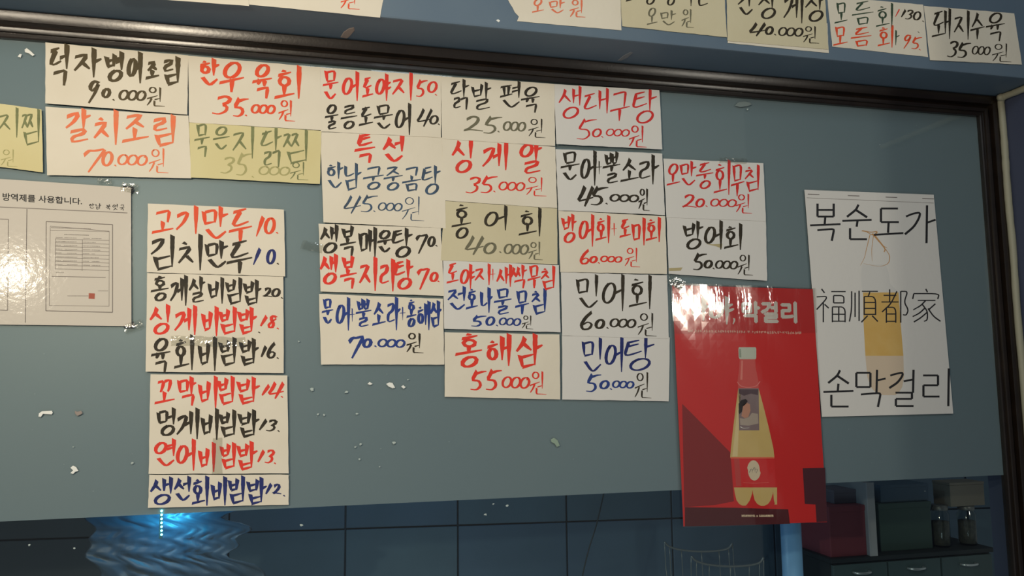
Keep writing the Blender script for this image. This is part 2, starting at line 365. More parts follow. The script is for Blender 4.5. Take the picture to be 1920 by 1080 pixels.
J = {
 'ㄱ': [[(.08, .22), (.45, .10), (.88, .04), (.80, .30), (.52, .66), (.02, .98)]],
 'ㄱb': [[(.06, .16), (.5, .10), (.92, .06), (.88, .40), (.80, 1.0)]],
 'ㄴ': [[(.18, .0), (.16, .55), (.22, .9), (.55, .88), (1.0, .72)]],
 'ㄴf': [[(.0, .05), (.30, .62), (.52, .88), (1.0, .40)]],
 'ㅁf': [[(.06, .0), (.22, .92)], [(.20, .92), (.94, .80)], [(.10, .18), (.86, .06)]],
 'ㅂf': [[(.06, .0), (.22, .92)], [(.20, .92), (.94, .80)], [(.14, .46), (.88, .36)]],
 'ㄷ': [[(.10, .12), (.88, .0)], [(.52, .08), (.30, .42), (.04, .84), (.32, .92), (1.0, .74)]],
 'ㄷp': [[(.14, .06), (.94, .06)], [(.14, .06), (.14, .92)], [(.14, .92), (.98, .92)]],
 'ㄹp': [[(.1, .04), (.9, .04)], [(.9, .04), (.9, .46)], [(.9, .46), (.12, .46)], [(.12, .46), (.12, .94)], [(.12, .94), (.98, .94)]],
 'ㅁp': [[(.1, .05), (.1, .92)], [(.1, .05), (.88, .05)], [(.88, .05), (.88, .92)], [(.1, .92), (.88, .92)]],
 'ㅂp': [[(.12, .0), (.12, .92)], [(.88, .0), (.88, .92)], [(.12, .45), (.88, .45)], [(.12, .92), (.88, .92)]],
 'ㄴp': [[(.1, .0), (.1, .92)], [(.1, .92), (1.0, .92)]],
 'ㄹ': [[(.06, .12), (.86, .02), (.78, .38), (.14, .52), (.12, .94), (1.0, .84)]],
 'ㄹb': [[(.06, .12), (.86, .02), (.80, .34)], [(.80, .38), (.12, .50), (.10, .92), (1.0, .86)]],
 'ㅁ': [[(.10, .04), (.20, .94)], [(.12, .12), (.90, .02), (.80, .92)], [(.20, .92), (.80, .88)]],
 'ㅂ': [[(.08, .08), (.24, .92)], [(.88, .0), (.76, .92)], [(.18, .48), (.80, .40)], [(.24, .92), (.78, .86)]],
 'ㅅ': [[(.56, .0), (.44, .38), (.0, .90)], [(.46, .42), (.98, .94)]],
 'ㅇ': [[(x-(y-.5)*.20, y-(x-.5)*.16) for x, y in circ(.5, .5, .42, .44, 13)]],
 'ㅈ': [[(.06, .12), (.86, .04), (.50, .48), (.02, .92)], [(.50, .50), (.96, .94)]],
 'ㅊ': [[(.36, .0), (.62, .12)], [(.06, .30), (.86, .24), (.50, .58), (.02, .96)], [(.52, .60), (.96, .96)]],
 'ㅋ': [[(.08, .1), (.88, .04), (.6, .6), (.05, 1)], [(.1, .5), (.7, .45)]],
 'ㅌ': [[(.20, .04), (.84, -.03)], [(.16, .38), (.86, .28)], [(.26, .06), (.14, .48), (.04, .86), (.26, .94), (1.0, .76)]],
 'ㅍ': [[(.05, .1), (.95, .03)], [(.3, .12), (.36, .85)], [(.7, .1), (.64, .85)], [(0, .94), (1, .82)]],
 'ㅎ': [[(.34, .0), (.62, .08)], [(.08, .30), (.92, .20)], circ(.5, .70, .32, .27)],
}
J['ㄲ'] = [[(.04, .16), (.46, .08), (.36, .6), (.22, .95)], [(.5, .12), (.96, .02), (.88, .6), (.76, .95)]]
for a_, s_ in (('ㅆ', 'ㅅ'), ('ㅃ', 'ㅂ'), ('ㅉ', 'ㅈ'), ('ㄸ', 'ㄷ')):
    J[a_] = [[(x*.52, y) for x, y in s] for s in J[s_]] + [[(.48+x*.52, y) for x, y in s] for s in J[s_]]
VV = {  # upright vowels in their own box
 'ㅣ': [[(.66, .0), (.62, 1)]], 'ㅏ': [[(.34, .0), (.30, 1)], [(.34, .46), (1.0, .38)]], 'ㅑ': [[(.34, .0), (.30, 1)], [(.34, .38), (.95, .32)], [(.34, .56), (1.0, .50)]],
 'ㅓ': [[(.72, .0), (.68, 1)], [(-.12, .50), (.70, .42)]], 'ㅕ': [[(.72, .0), (.68, 1)], [(-.05, .36), (.7, .32)], [(-.05, .56), (.7, .50)]],
 'ㅐ': [[(.26, .08), (.24, .82)], [(.80, .0), (.76, 1)], [(.26, .46), (.78, .42)]],
 'ㅔ': [[(.34, .08), (.30, .82)], [(.84, .0), (.80, 1)], [(-.20, .50), (.32, .42)]],
}
VH = {
 'ㅡ': [[(0, .58), (1, .46)]], 'ㅗ': [[(.50, .0), (.48, .72)], [(0, .86), (1, .74)]], 'ㅛ': [[(.36, .0), (.36, .75)], [(.62, .0), (.62, .72)], [(0, .86), (1, .74)]],
 'ㅜ': [[(0, .26), (1, .12)], [(.52, .2), (.49, 1.0)]], 'ㅠ': [[(0, .26), (1, .12)], [(.36, .22), (.26, .8)], [(.62, .2), (.60, 1)]],
}
COMB = {'ㅘ': ('ㅗ', 'ㅏ'), 'ㅙ': ('ㅗ', 'ㅐ'), 'ㅚ': ('ㅗ', 'ㅣ'), 'ㅝ': ('ㅜ', 'ㅓ'), 'ㅞ': ('ㅜ', 'ㅔ'), 'ㅟ': ('ㅜ', 'ㅣ'), 'ㅢ': ('ㅡ', 'ㅣ')}
def put(st, x0, y0, x1, y1):
    return [[(x0+x*(x1-x0), y0+y*(y1-y0)) for x, y in s] for s in st]
def jong(f, x0, y0, x1, y1, k=False):
    if f == 'ㄹㄱ': return put(J['ㄹ'], x0, y0, x0+(x1-x0)*.5, y1)+put(J['ㄱb'], x0+(x1-x0)*.5, y0, x1, y1+.06)
    if PRINTED and f+'p' in J: return put(J[f+'p'], x0, y0, x1, y1)
    return put(J[f+'b' if f == 'ㄱ' else f+'f' if f+'f' in J and (k or f == 'ㄴ') else f], x0, y0, x1, y1)
PRINTED = False
def JJget(c):
    return J[c+'p'] if PRINTED and c+'p' in J else J['ㄱb' if c == 'ㄱb' else c]
def hangul(ch):
    if ch == '원':
        return put([circ(.5, .5, .42, .44, 12)], .14, .0, .56, .32)+[[(.02, .60), (.60, .44)], [(.30, .54), (.20, .74), (.04, .92)], [(.46, .66), (.74, .60)], [(.76, .0), (.75, .74)], [(.44, .70), (.42, .96), (.60, .96), (1.0, .98)]]
    if ch in J: return J[ch]
    if ch in VV: return VV[ch]
    c = ord(ch)-0xAC00; a, v, f = CHO[c//588], JUNG[(c % 588)//28], JONG[c % 28]
    F = bool(f); S = []
    if v in VV:
        wide = v in 'ㅐㅔ'; ce = .50 if wide else .58; cc = a
        y1 = (.50 if F else .78); y0 = .06 if F else .16
        if a in 'ㅅㅈㅊ' and not F: y1 = .74
        S += put(JJget(cc), .0, y0, ce, y1)
        j_ = not PRINTED and f in ('ㅁ', 'ㅂ') and v in 'ㅣㅓㅏ'
        S += put(VV[v], ce, .0, 1.0, .95 if j_ else .62 if F else 1.0)
        if F: S += jong(f, .12 if j_ else .16, .60, {'ㅣ': .88, 'ㅓ': .90, 'ㅏ': .74}.get(v, .94) if j_ else .90, 1.0, j_)
        if j_ and v == 'ㅏ': S = [q for q in S]
    elif v in VH:
        if F:
            S += put(JJget('ㄱb' if a == 'ㄱ' else a), .16, .0, .86, .38)
            S += put(VH[v], .0, .36 if v in 'ㅗㅛ' else .40, 1.0, .62 if v != 'ㅡ' else .58)
            S += jong(f, .2, .66, .84, 1.0)
        else:
            S += put(JJget('ㄱb' if a == 'ㄱ' else a), .14, .0, .86, .54)
            S += put(VH[v], .0, .50, 1.0, 1.0)
    else:
        h, u = COMB[v]
        S += put(J['ㄱb' if a == 'ㄱ' else a], .06, .06 if not F else .0, .60, .56 if not F else .34)
        S += put(VH[h], .0, .50 if not F else .34, .70, .90 if not F else .60)
        S += put(VV[u], .52 if u != 'ㅐ' else .56, .0, 1.0, 1.0 if not F else .66)
        if F: S += jong(f, .2, .68, 1.0, 1.0)
    return S
D = {
 '0': [[(x-(y-.5)*.22, y) for x, y in circ(.5, .5, .38, .47, 16, -1.2)]], '1': [[(.9, .0), (.08, 1.0)]],
 '2': [[(.22, .22), (.52, .02), (.80, .12), (.72, .42), (.30, .80), (.0, .92), (.35, .82), (1.0, .92)]],
 '3': [[(.28, .12), (.66, .0), (.94, .12), (.82, .34), (.46, .46), (.76, .54), (.72, .80), (.34, .98), (.0, .90)]],
 '4': [[(.46, .0), (.28, .38), (.0, .74), (.48, .66), (.98, .54)], [(.96, .02), (.70, .5), (.44, 1.0)]],
 '5': [[(.42, .06), (.26, .30), (.12, .50), (.56, .52), (.66, .76), (.40, .96), (.02, .92)], [(.42, .18), (.70, .10), (1.0, .08)]],
 '6': [[(.78, .0), (.40, .28), (.10, .70), (.22, .96), (.62, .92), (.82, .66), (.52, .52), (.18, .72)]],
 '7': [[(.04, .30), (.26, .10), (.48, .12), (.96, .02), (.62, .45), (.22, 1.0)]],
 '8': [[(.92, .16), (.66, .02), (.38, .14), (.44, .40), (.66, .62), (.52, .92), (.18, .94), (.10, .72), (.46, .48), (.92, .24)]],
 '9': [[(.92, .12), (.56, .02), (.22, .26), (.32, .48), (.70, .36), (.94, .06), (.66, .5), (.12, 1.0)]],
}
def smooth(pts, it=2):
    if len(pts) < 3: return pts
    for _ in range(it):
        o = [pts[0]]
        for a, b in zip(pts, pts[1:]):
            o += [(a[0]*.8+b[0]*.2, a[1]*.8+b[1]*.2), (a[0]*.2+b[0]*.8, a[1]*.2+b[1]*.8)]
        pts = o+[pts[-1]]
    return pts
def resample(pts, step):
    L = [0]
    for a, b in zip(pts, pts[1:]): L.append(L[-1]+math.dist(a, b))
    if L[-1] < 1e-6: return pts
    n = max(3, int(L[-1]/step)); out = []; j = 0
    for k in range(n+1):
        s = L[-1]*k/n
        while j < len(L)-2 and L[j+1] < s: j += 1
        t = (s-L[j])/max(1e-9, L[j+1]-L[j]); a, b = pts[j], pts[j+1]
        out.append((a[0]+(b[0]-a[0])*t, a[1]+(b[1]-a[1])*t))
    return out
class Ink:
    """collects ribbons and flat shapes in photo pixels and lays them on a sheet"""
    def __init__(s): s.v, s.f, s.lift, s.n = [], [], [], 0
    def poly(s, pts, lift=0.0):
        i = len(s.v); s.v += [(x, y, lift) for x, y in pts]; s.f.append(tuple(range(i, i+len(pts))))
    def ribbon(s, pts, wd, rr, printed=False):
        tail = len(pts) == 2 and not printed and abs(pts[1][1]-pts[0][1]) > 2.2*abs(pts[1][0]-pts[0][0]) and abs(pts[1][1]-pts[0][1]) > 3.2*wd
        closed = len(pts) > 12
        pts = resample(smooth(pts), max(1.6, wd*.55)); n = len(pts); base = len(s.v); s.n += 1; lift = (s.n % 40)*2.2e-6
        for k, p in enumerate(pts):
            a = pts[max(k-1, 0)]; b = pts[min(k+1, n-1)]; dx, dy = b[0]-a[0], b[1]-a[1]; l = math.hypot(dx, dy) or 1
            dx /= l; dy /= l; t = k/(n-1)
            if printed: h = wd*(.5 if abs(dy) > .5 else .42)
            else:
                h = wd*.5*(.46+.50*abs(dy)+(.10*max(0, -dx*dy))-(.10*max(0, dx*dy)))
                if tail: h *= 1.12 if t < .35 else max(.16, 1.12-1.25*(t-.35))
                elif not closed: h *= 1.12-.62*t*t
                h *= 1+rr.uniform(-.07, .07)
            sk = 0 if printed or k else .45*h          # chisel-cut start
            s.v += [(p[0]-dy*h-dx*sk, p[1]+dx*h-dy*sk, lift), (p[0]+dy*h+dx*sk, p[1]-dx*h+dy*sk, lift)]
            if k: s.f.append((base+2*k-2, base+2*k-1, base+2*k+1, base+2*k))
    def write(s, toks, crop, wd, seed, printed=False):
        ox, oy, sc = crop; rr = random.Random(seed); toks = toks.split(); i = 0
        X = lambda x: ox+x/sc
        Y = lambda y: oy+y/sc
        while i < len(toks):
            t = toks[i]
            if t == '.':
                x, y = X(float(toks[i+1])), Y(float(toks[i+2])); i += 3
                s.ribbon([(x-1.6, y-1.0), (x+1.8, y+1.6)], wd*.42, rr); continue
            if t == '+':
                x, y = X(float(toks[i+1])), Y(float(toks[i+2])); i += 3; q = wd*1.25
                s.ribbon([(x-q*.7, y), (x+q*.7, y-1)], wd*.4, rr); s.ribbon([(x, y-q*1.5), (x, y+q*1.7)], wd*.34, rr); continue
            x0, y0, x1, y1 = [float(q) for q in toks[i+1:i+5]]; i += 5
            x0, x1, y0, y1 = X(x0), X(x1), Y(y0), Y(y1)
            if t == 'ooo':
                cw = (x1-x0)/3; st = []
                for k in range(3):
                    st += [[(x0+cw*k+px*cw*1.12-(py-.5)*(y1-y0)*.18, y0+k*.6+py*(y1-y0)*.86) for px, py in circ(.5, .5, .42, .46, 14, -.9)]]
                st += [[(x1-cw*.25, y0+(y1-y0)*.2), (x1+2, y0+(y1-y0)*.28)]]
                for q in st: s.ribbon(q, wd*.62, rr)
                continue
            if t in D:
                ww = wd*.86
                for q in D[t]: s.ribbon([(x0+px*(x1-x0), y0+py*(y1-y0)) for px, py in q], ww, rr)
                continue
            ww = wd if t != '원' else wd*.42
            m_ = ww*.25 if not printed else 0
            jit = 0 if printed else .018
            for q in hangul(t):
                ja, jb = rr.uniform(-jit, jit), rr.uniform(-jit, jit)
                sh = 0 if printed or t == '원' or len(q) > 12 else .12*min(1.0, (x1-x0)/(y1-y0))
                q2 = [(x0+m_+(px+ja)*(x1-x0-2*m_), y0+(py+jb-(px-.45)*sh)*(y1-y0)) for px, py in q]
                s.ribbon(q2, ww, rr, printed)
    def build(s, name, m, sheet, parent, lift=0.00030):
        vs = [sheet(x, y, lift+l) for x, y, l in s.v]
        return mesh(name, vs, s.f, m, parent)

def make_sheet(corners, base, seed, wob=0.0003, curl=0.0):
    rr = random.Random(seed); ph = [rr.uniform(0, 6.28) for _ in range(4)]
    cy0 = corners[0][1]; cy1 = corners[3][1]
    def S(px, py, lift=0.0):
        p = at(px, py, -base)
        h = wob*(math.sin(p.x*23+ph[0])*math.sin(p.z*31+ph[1])+.5*math.sin(p.x*61+p.z*17+ph[2]))
        if curl: h += curl*max(0, (py-cy0)/(cy1-cy0)-.6)**2*6
        return (p.x, p.y-h-lift, p.z)
    return S
def paper(name, corners, m, base, seed, S, nx=16, ny=9, ragged=0.35, thick=0.00018, profile=None):
    rr = random.Random(seed); tl, tr, br, bl = corners; vs, fs = [], []
    jr = [[rr.uniform(-1, 1) for _ in range(max(nx, ny)+1)] for _ in range(4)]
    for j in range(ny+1):
        v = j/ny
        for i in range(nx+1):
            u = i/nx
            x = (tl[0]*(1-u)+tr[0]*u)*(1-v)+(bl[0]*(1-u)+br[0]*u)*v
            y = (tl[1]*(1-u)+tr[1]*u)*(1-v)+(bl[1]*(1-u)+br[1]*u)*v
            if i == 0: x += jr[0][j]*ragged
            if i == nx: x += jr[1][j]*ragged
            if j == 0: y += jr[2][i]*ragged
            if j == ny: y += jr[3][i]*ragged
            if profile: x, y = profile(u, v, x, y)
            vs.append(S(x, y))
    n = (nx+1)
    for j in range(ny):
        for i in range(nx): fs.append((j*n+i, (j+1)*n+i, (j+1)*n+i+1, j*n+i+1))
    nv = len(vs)
    vs += [(x, y+thick, z) for x, y, z in vs]
    fs += [tuple(q+nv for q in f[::-1]) for f in fs]
    ring = [i for i in range(n)]+[j*n+nx for j in range(1, ny+1)]+[ny*n+i for i in range(nx-1, -1, -1)]+[j*n for j in range(ny-1, 0, -1)]
    for a, b in zip(ring, ring[1:]+ring[:1]): fs.append((a, b, b+nv, a+nv))
    return mesh(name, vs, fs, m, None, False)

A = (0, 60, 3.858); B = (340, 90, 4.154); CC = (590, 110, 3.375); C2 = (590, 410, 3.724); DD = (820, 130, 2.919); E = (820, 370, 2.769)
F_ = (1030, 150, 4.154); G = (1040, 390, 2.919); H_ = (1240, 280, 4.154); I_ = (260, 370, 3.273); JJ = (260, 690, 4.0)
O_ = (0, 0, 2.667); Q_ = (940, 0, 4.174); R_ = (1360, 0, 3.429); L_ = (1500, 340, 2.4); MM = (1240, 520, 4.5); NN = (1260, 760, 4.5)
row = lambda r, par=0: 0.0008+(5-r)*0.0009+par*0.00045
# (crop, corners as tl tr br bl in the crop, paper, base, label, lines (ink, stroke width in px, text))
N = [
 (A, (-90, 505, 300, 560, 312, 1015, -90, 965), 'yellow', row(1, 1), 'yellowed menu note cut off by the left edge, faded green lettering',
  [('g', 5, '지 -25 555 155 770 찜 152 570 305 820'), ('f', 5, '원 0 850 128 975')]),
 (A, (328, 75, 1362, 170, 1355, 598, 328, 515), 'cream', row(0), 'black-lettered note priced 90.000, top left corner of the notes, 덕자병어조림',
  [('c', 9.0, '덕 352 100 508 390 자 525 125 745 335 병 755 150 908 360 어 915 155 1038 380 조 1045 215 1160 335 림 1175 185 1315 380'),
   ('c', 9, '9 630 350 725 515 0 738 410 800 475 . 822 490 ooo 860 420 1050 505 원 1055 400 1195 540')]),
 (A, (330, 540, 1362, 605, 1385, 1058, 340, 1035), 'cream', row(1), 'orange-lettered note priced 70.000 directly below the 90.000 note, 갈치조림',
  [('a', 9, '갈 465 565 665 800 치 670 580 875 830 조 875 600 1085 795 림 1095 610 1290 820'),
   ('a', 8, '7 600 840 775 1015 0 735 865 820 970 . 835 965 ooo 850 885 1060 975 원 1070 845 1220 1025')]),
 (B, (55, 60, 1080, 150, 1095, 640, 60, 580), 'cream', row(0, 1), 'orange-red note priced 35.000, right of the black 90.000 note under the frame, 한우육회',
  [('o', 8.5, '한 130 88 305 300 우 290 105 500 350 육 545 130 715 400 회 720 155 960 410'),
   ('o', 9, '3 240 375 395 520 5 400 385 525 540 . 505 525 ooo 545 440 725 520 원 750 405 890 575')]),
 (B, (60, 580, 1090, 645, 1080, 1060, 75, 1008), 'yellow', row(1, 1), 'yellowed note with faded green lettering 묵은지닭찜, between the 70.000 note and 특선 note',
  [('g', 5.5, '묵 95 590 225 850 은 240 610 380 800 지 395 610 590 870 닭 610 625 790 920 찜 790 645 1010 900'),
   ('f', 6, '3 305 850 420 980 5 425 810 550 1000 . 557 1003 ooo 600 920 840 1000'), ('g', 6, '원 840 890 990 1030')]),
 (CC, (30, 55, 800, 110, 800, 500, 40, 460), 'cream', row(0), 'cream note with a red line ending 50 above a black line ending 40',
  [('r', 6.5, '문 45 75 155 265 어 170 90 290 275 도 295 125 375 245 야 380 100 490 270 지 485 95 635 270 5 640 130 715 245 0 712 145 778 215 . 768 228'),
   ('k', 6, '울 60 290 155 450 릉 160 295 275 445 도 275 310 375 425 문 370 295 500 450 어 505 290 620 490 4 645 320 745 430 0 725 360 785 415 . 786 415')]),
 (CC, (35, 463, 820, 500, 830, 1073, 55, 1035), 'cream', row(1), 'note with two big red characters 특선 over slate blue lettering and price 45.000',
  [('r', 8.5, '특 245 485 390 665 선 425 490 575 660'),
   ('s', 5.5, '한 70 660 185 830 남 180 665 300 830 궁 300 685 440 830 중 430 685 560 835 곰 550 690 680 840 탕 675 680 800 860'),
   ('s', 5.5, '4 180 870 295 980 5 290 860 400 975 . 378 965 ooo 400 910 550 970 원 545 875 695 1030')]),
 (C2, (28, 35, 880, 65, 905, 540, 42, 508), 'cream', row(2), 'cream note with a black line ending 70 above a red line ending 70',
  [('k', 7, '생 35 50 175 240 복 170 60 295 260 매 305 65 440 270 운 430 80 550 245 탕 535 70 690 270 7 705 105 795 245 0 790 125 842 195 . 850 188'),
   ('r', 7.5, '생 35 255 170 460 복 170 265 300 495 지 305 280 450 515 리 445 285 570 510 탕 550 290 695 495 7 715 340 805 495 0 805 375 862 440 . 864 437')]),
 (C2, (30, 525, 895, 560, 905, 1020, 45, 1018), 'cream', row(3), 'blue-lettered note with two plus signs and price 70.000, above white scraps',
  [('b', 6.2, '문 45 560 135 745 어 145 560 255 790 + 262 670 뿔 280 565 400 760 소 395 590 500 745 라 500 550 605 780 + 614 660 홍 635 570 715 755 해 710 580 815 780 삼 805 575 890 755'),
   ('b', 8.5, '7 235 815 350 975 0 335 840 400 900 . 425 890 ooo 440 840 625 905'), ('k', 9, '원 635 800 765 940')]),
 (DD, (20, 38, 640, 80, 645, 420, 25, 380), 'cream', row(0, 1), 'black-lettered note priced 25.000 under the frame, 닭발편육',
  [('k', 5.5, '닭 65 60 180 215 발 185 75 300 225 편 340 75 465 220 육 455 95 565 240'),
   ('h', 7, '2 135 255 250 345 5 250 255 355 355 . 335 340 ooo 360 285 480 345'), ('k', 6.5, '원 495 270 595 375')]),
 (DD, (25, 375, 645, 425, 655, 760, 38, 718), 'cream', row(1, 1), 'red-lettered note priced 35.000 directly below the black 25.000 note, 싱게알',
  [('r', 7.5, '싱 75 385 205 565 게 240 395 395 560 알 445 400 580 570'),
   ('r', 6.5, '3 155 590 240 680 5 235 580 330 680 . 312 668 ooo 335 615 475 670 원 480 590 600 695')]),
 (DD, (38, 720, 655, 762, 658, 1068, 20, 1045), 'dull', row(2, 1), 'duller cream note priced 40.000 in thin black, halfway down its column, 홍어회',
  [('k', 6, '홍 75 745 190 930 어 255 755 395 890 회 440 765 590 920'),
   ('h', 7, '4 150 915 255 1015 0 250 950 325 1010 . 345 1000 ooo 365 955 495 1020 원 495 945 580 1045')]),
 (E, (30, 325, 630, 352, 640, 700, 35, 682), 'white', row(3, 1), 'note with one red line and a blue line over a blue 50.000 price',
  [('r', 5.5, '도 45 345 115 445 야 115 350 198 480 지 190 350 285 460 + 288 400 새 305 355 392 470 싹 380 355 470 475 무 465 355 540 470 침 535 360 618 480'),
   ('b', 6, '전 50 470 155 590 호 145 480 215 580 나 220 470 290 600 물 290 475 390 610 무 400 485 480 610 침 485 480 575 605'),
   ('b', 6.5, '5 175 612 255 672 0 250 620 300 665 . 310 665 ooo 320 625 430 670'), ('k', 5.5, '원 435 615 500 685')]),
 (E, (38, 700, 635, 712, 638, 1050, 38, 1035), 'cream', row(4, 1), 'orange-red note priced 55.000 at the foot of its column, 홍해삼',
  [('r', 8.5, '홍 90 710 240 880 해 250 715 390 880 삼 405 715 550 885'),
   ('r', 8, '5 170 895 255 1005 5 250 890 335 1005 ooo 335 930 475 1000 원 475 905 570 1025')]),
 (F_, (35, 32, 858, 80, 880, 540, 55, 500), 'white', row(0), 'thin crimson-lettered note priced 50.000 right under the frame, 생대구탕',
  [('t', 5.2, '생 70 60 260 300 대 260 75 475 270 구 465 90 630 320 탕 640 80 845 345'),
   ('t', 5.2, '5 210 295 370 470 0 330 380 410 445 . 412 442 ooo 440 380 620 445'), ('t', 8, '원 615 355 760 530')]),
 (F_, (50, 538, 880, 572, 900, 1052, 70, 1015), 'white', row(1), 'black-lettered note with one plus sign priced 45.000, 문어+뿔소라',
  [('k', 6.2, '문 80 565 240 795 어 240 560 375 830 + 388 680 뿔 410 570 560 805 소 545 620 700 790 라 690 590 860 820'),
   ('k', 8, '4 220 830 345 985 5 320 825 460 980 . 447 962 ooo 470 890 690 955 원 690 845 785 1020')]),
 (G, (20, 15, 605, 45, 615, 362, 30, 350), 'cream', row(2), 'red-lettered note with a plus sign priced 60.000, 방어회+도미회',
  [('r', 5.8, '방 35 40 125 190 어 130 40 222 215 회 220 45 315 195 + 325 115 도 350 65 420 160 미 420 60 505 210 회 495 55 592 190'),
   ('r', 6.5, '6 135 230 200 310 0 190 265 235 300 . 242 300 ooo 250 262 365 300 원 380 220 470 325')]),
 (G, (35, 352, 615, 368, 625, 715, 40, 698), 'white', row(3), 'black-lettered note priced 60.000 left of the red poster top, 민어회',
  [('k', 6, '민 115 370 250 560 어 255 370 395 570 회 400 375 550 560'),
   ('k', 7.5, '6 135 570 222 670 0 220 610 275 660 . 290 656 ooo 302 605 440 660 원 450 575 560 705')]),
 (G, (40, 700, 630, 708, 625, 1058, 42, 1048), 'white', row(4), 'navy-lettered note priced 50.000 left of the poster bottle, 민어탕',
  [('n', 6, '민 145 715 270 905 어 270 715 385 905 탕 375 715 550 895'),
   ('b', 7, '5 170 905 255 1010 0 245 945 300 990 . 308 990 ooo 315 945 430 990'), ('k', 7, '원 435 900 530 1045')]),
 (H_, (15, 72, 795, 108, 815, 560, 40, 530), 'white', row(2, 1), 'crimson-lettered note priced 20.000, farthest right of the notes on glass, 오만둥회무침',
  [('t', 5, '오 35 110 150 280 만 140 100 280 290 둥 265 110 410 305 회 400 95 560 365 무 535 120 650 370 침 645 125 780 330'),
   ('t', 5.8, '2 155 350 275 460 0 265 385 340 450 . 352 442 ooo 380 385 580 455'), ('t', 7, '원 575 350 710 500')]),
 (H_, (40, 525, 815, 555, 825, 1025, 58, 970), 'white', row(3, 1), 'black-lettered note priced 50.000 with brown stains, above the red poster, 방어회',
  [('k', 6.2, '방 165 565 335 780 어 330 565 490 790 회 480 585 650 790'),
   ('k', 7, '5 245 805 355 945 0 330 865 400 925 . 407 927 ooo 420 865 590 940 원 590 820 715 985')]),
 (I_, (57, 38, 892, 75, 900, 485, 50, 460), 'cream', row(0), 'note with an orange line ending 10 above a black line ending 10',
  [('o', 8, '고 75 80 220 220 기 225 60 380 230 만 385 65 555 265 두 545 80 700 275 1 718 120 770 240 0 770 125 840 225 . 850 217'),
   ('k', 8, '김 70 240 235 445 치 235 240 410 460 만 405 270 555 445 두 535 275 705 465 . 855 407'), ('n', 7.5, '1 700 315 750 415 0 785 320 840 410')]),
 (I_, (52, 465, 888, 487, 890, 1078, 42, 1070), 'cream', row(1), 'three-line note priced 20, 18 and 16, only its middle line red',
  [('k', 6.8, '홍 70 485 190 635 게 190 485 305 670 살 305 490 415 650 비 425 495 535 655 빔 530 500 645 655 밥 640 510 760 660 2 762 555 820 615 0 815 560 870 610 . 880 617'),
   ('r', 7.6, '싱 65 665 205 840 게 215 670 365 850 비 385 675 500 855 빔 490 680 610 840 밥 605 680 730 835 1 745 730 790 790 8 790 725 850 805 . 854 804'),
   ('k', 7.4, '. 740 828 육 70 860 200 1075 회 210 855 355 1070 비 365 865 490 1075 빔 490 870 612 1030 밥 615 870 745 1030 1 750 915 785 980 6 785 895 850 990 . 854 986')]),
 (JJ, (88, 48, 1115, 55, 1125, 790, 75, 795), 'cream', row(2), 'three-line note priced 14, 13 and 13, only its middle line black',
  [('r', 7.4, '꼬 110 90 275 265 막 290 70 440 290 비 445 70 605 310 빔 590 70 730 270 밥 730 75 915 270 1 920 130 985 205 4 970 110 1090 230 . 1075 215'),
   ('k', 7.4, '멍 135 310 290 510 게 275 310 460 540 비 465 315 615 550 빔 600 320 745 515 밥 740 320 915 520 1 900 390 965 465 3 955 390 1040 475 . 1050 472'),
   ('r', 7.4, '연 115 540 290 745 어 280 540 440 775 비 445 570 590 790 빔 610 565 740 755 밥 730 560 900 765 1 890 620 945 705 3 945 615 1020 715 . 1023 714')]),
 (JJ, (80, 800, 1125, 800, 1125, 1025, 70, 1050), 'cream', row(3), 'narrow single-line strip in navy lettering priced 12, just above the cyan light',
  [('n', 7.2, '생 80 825 265 1025 선 260 820 400 1005 회 390 820 545 1040 비 540 825 675 1040 빔 670 820 808 1020 밥 805 825 970 1020 1 950 870 1000 945 2 1000 870 1070 950 . 1092 957')]),
]
menu_group = None
BF = BD+0.0008
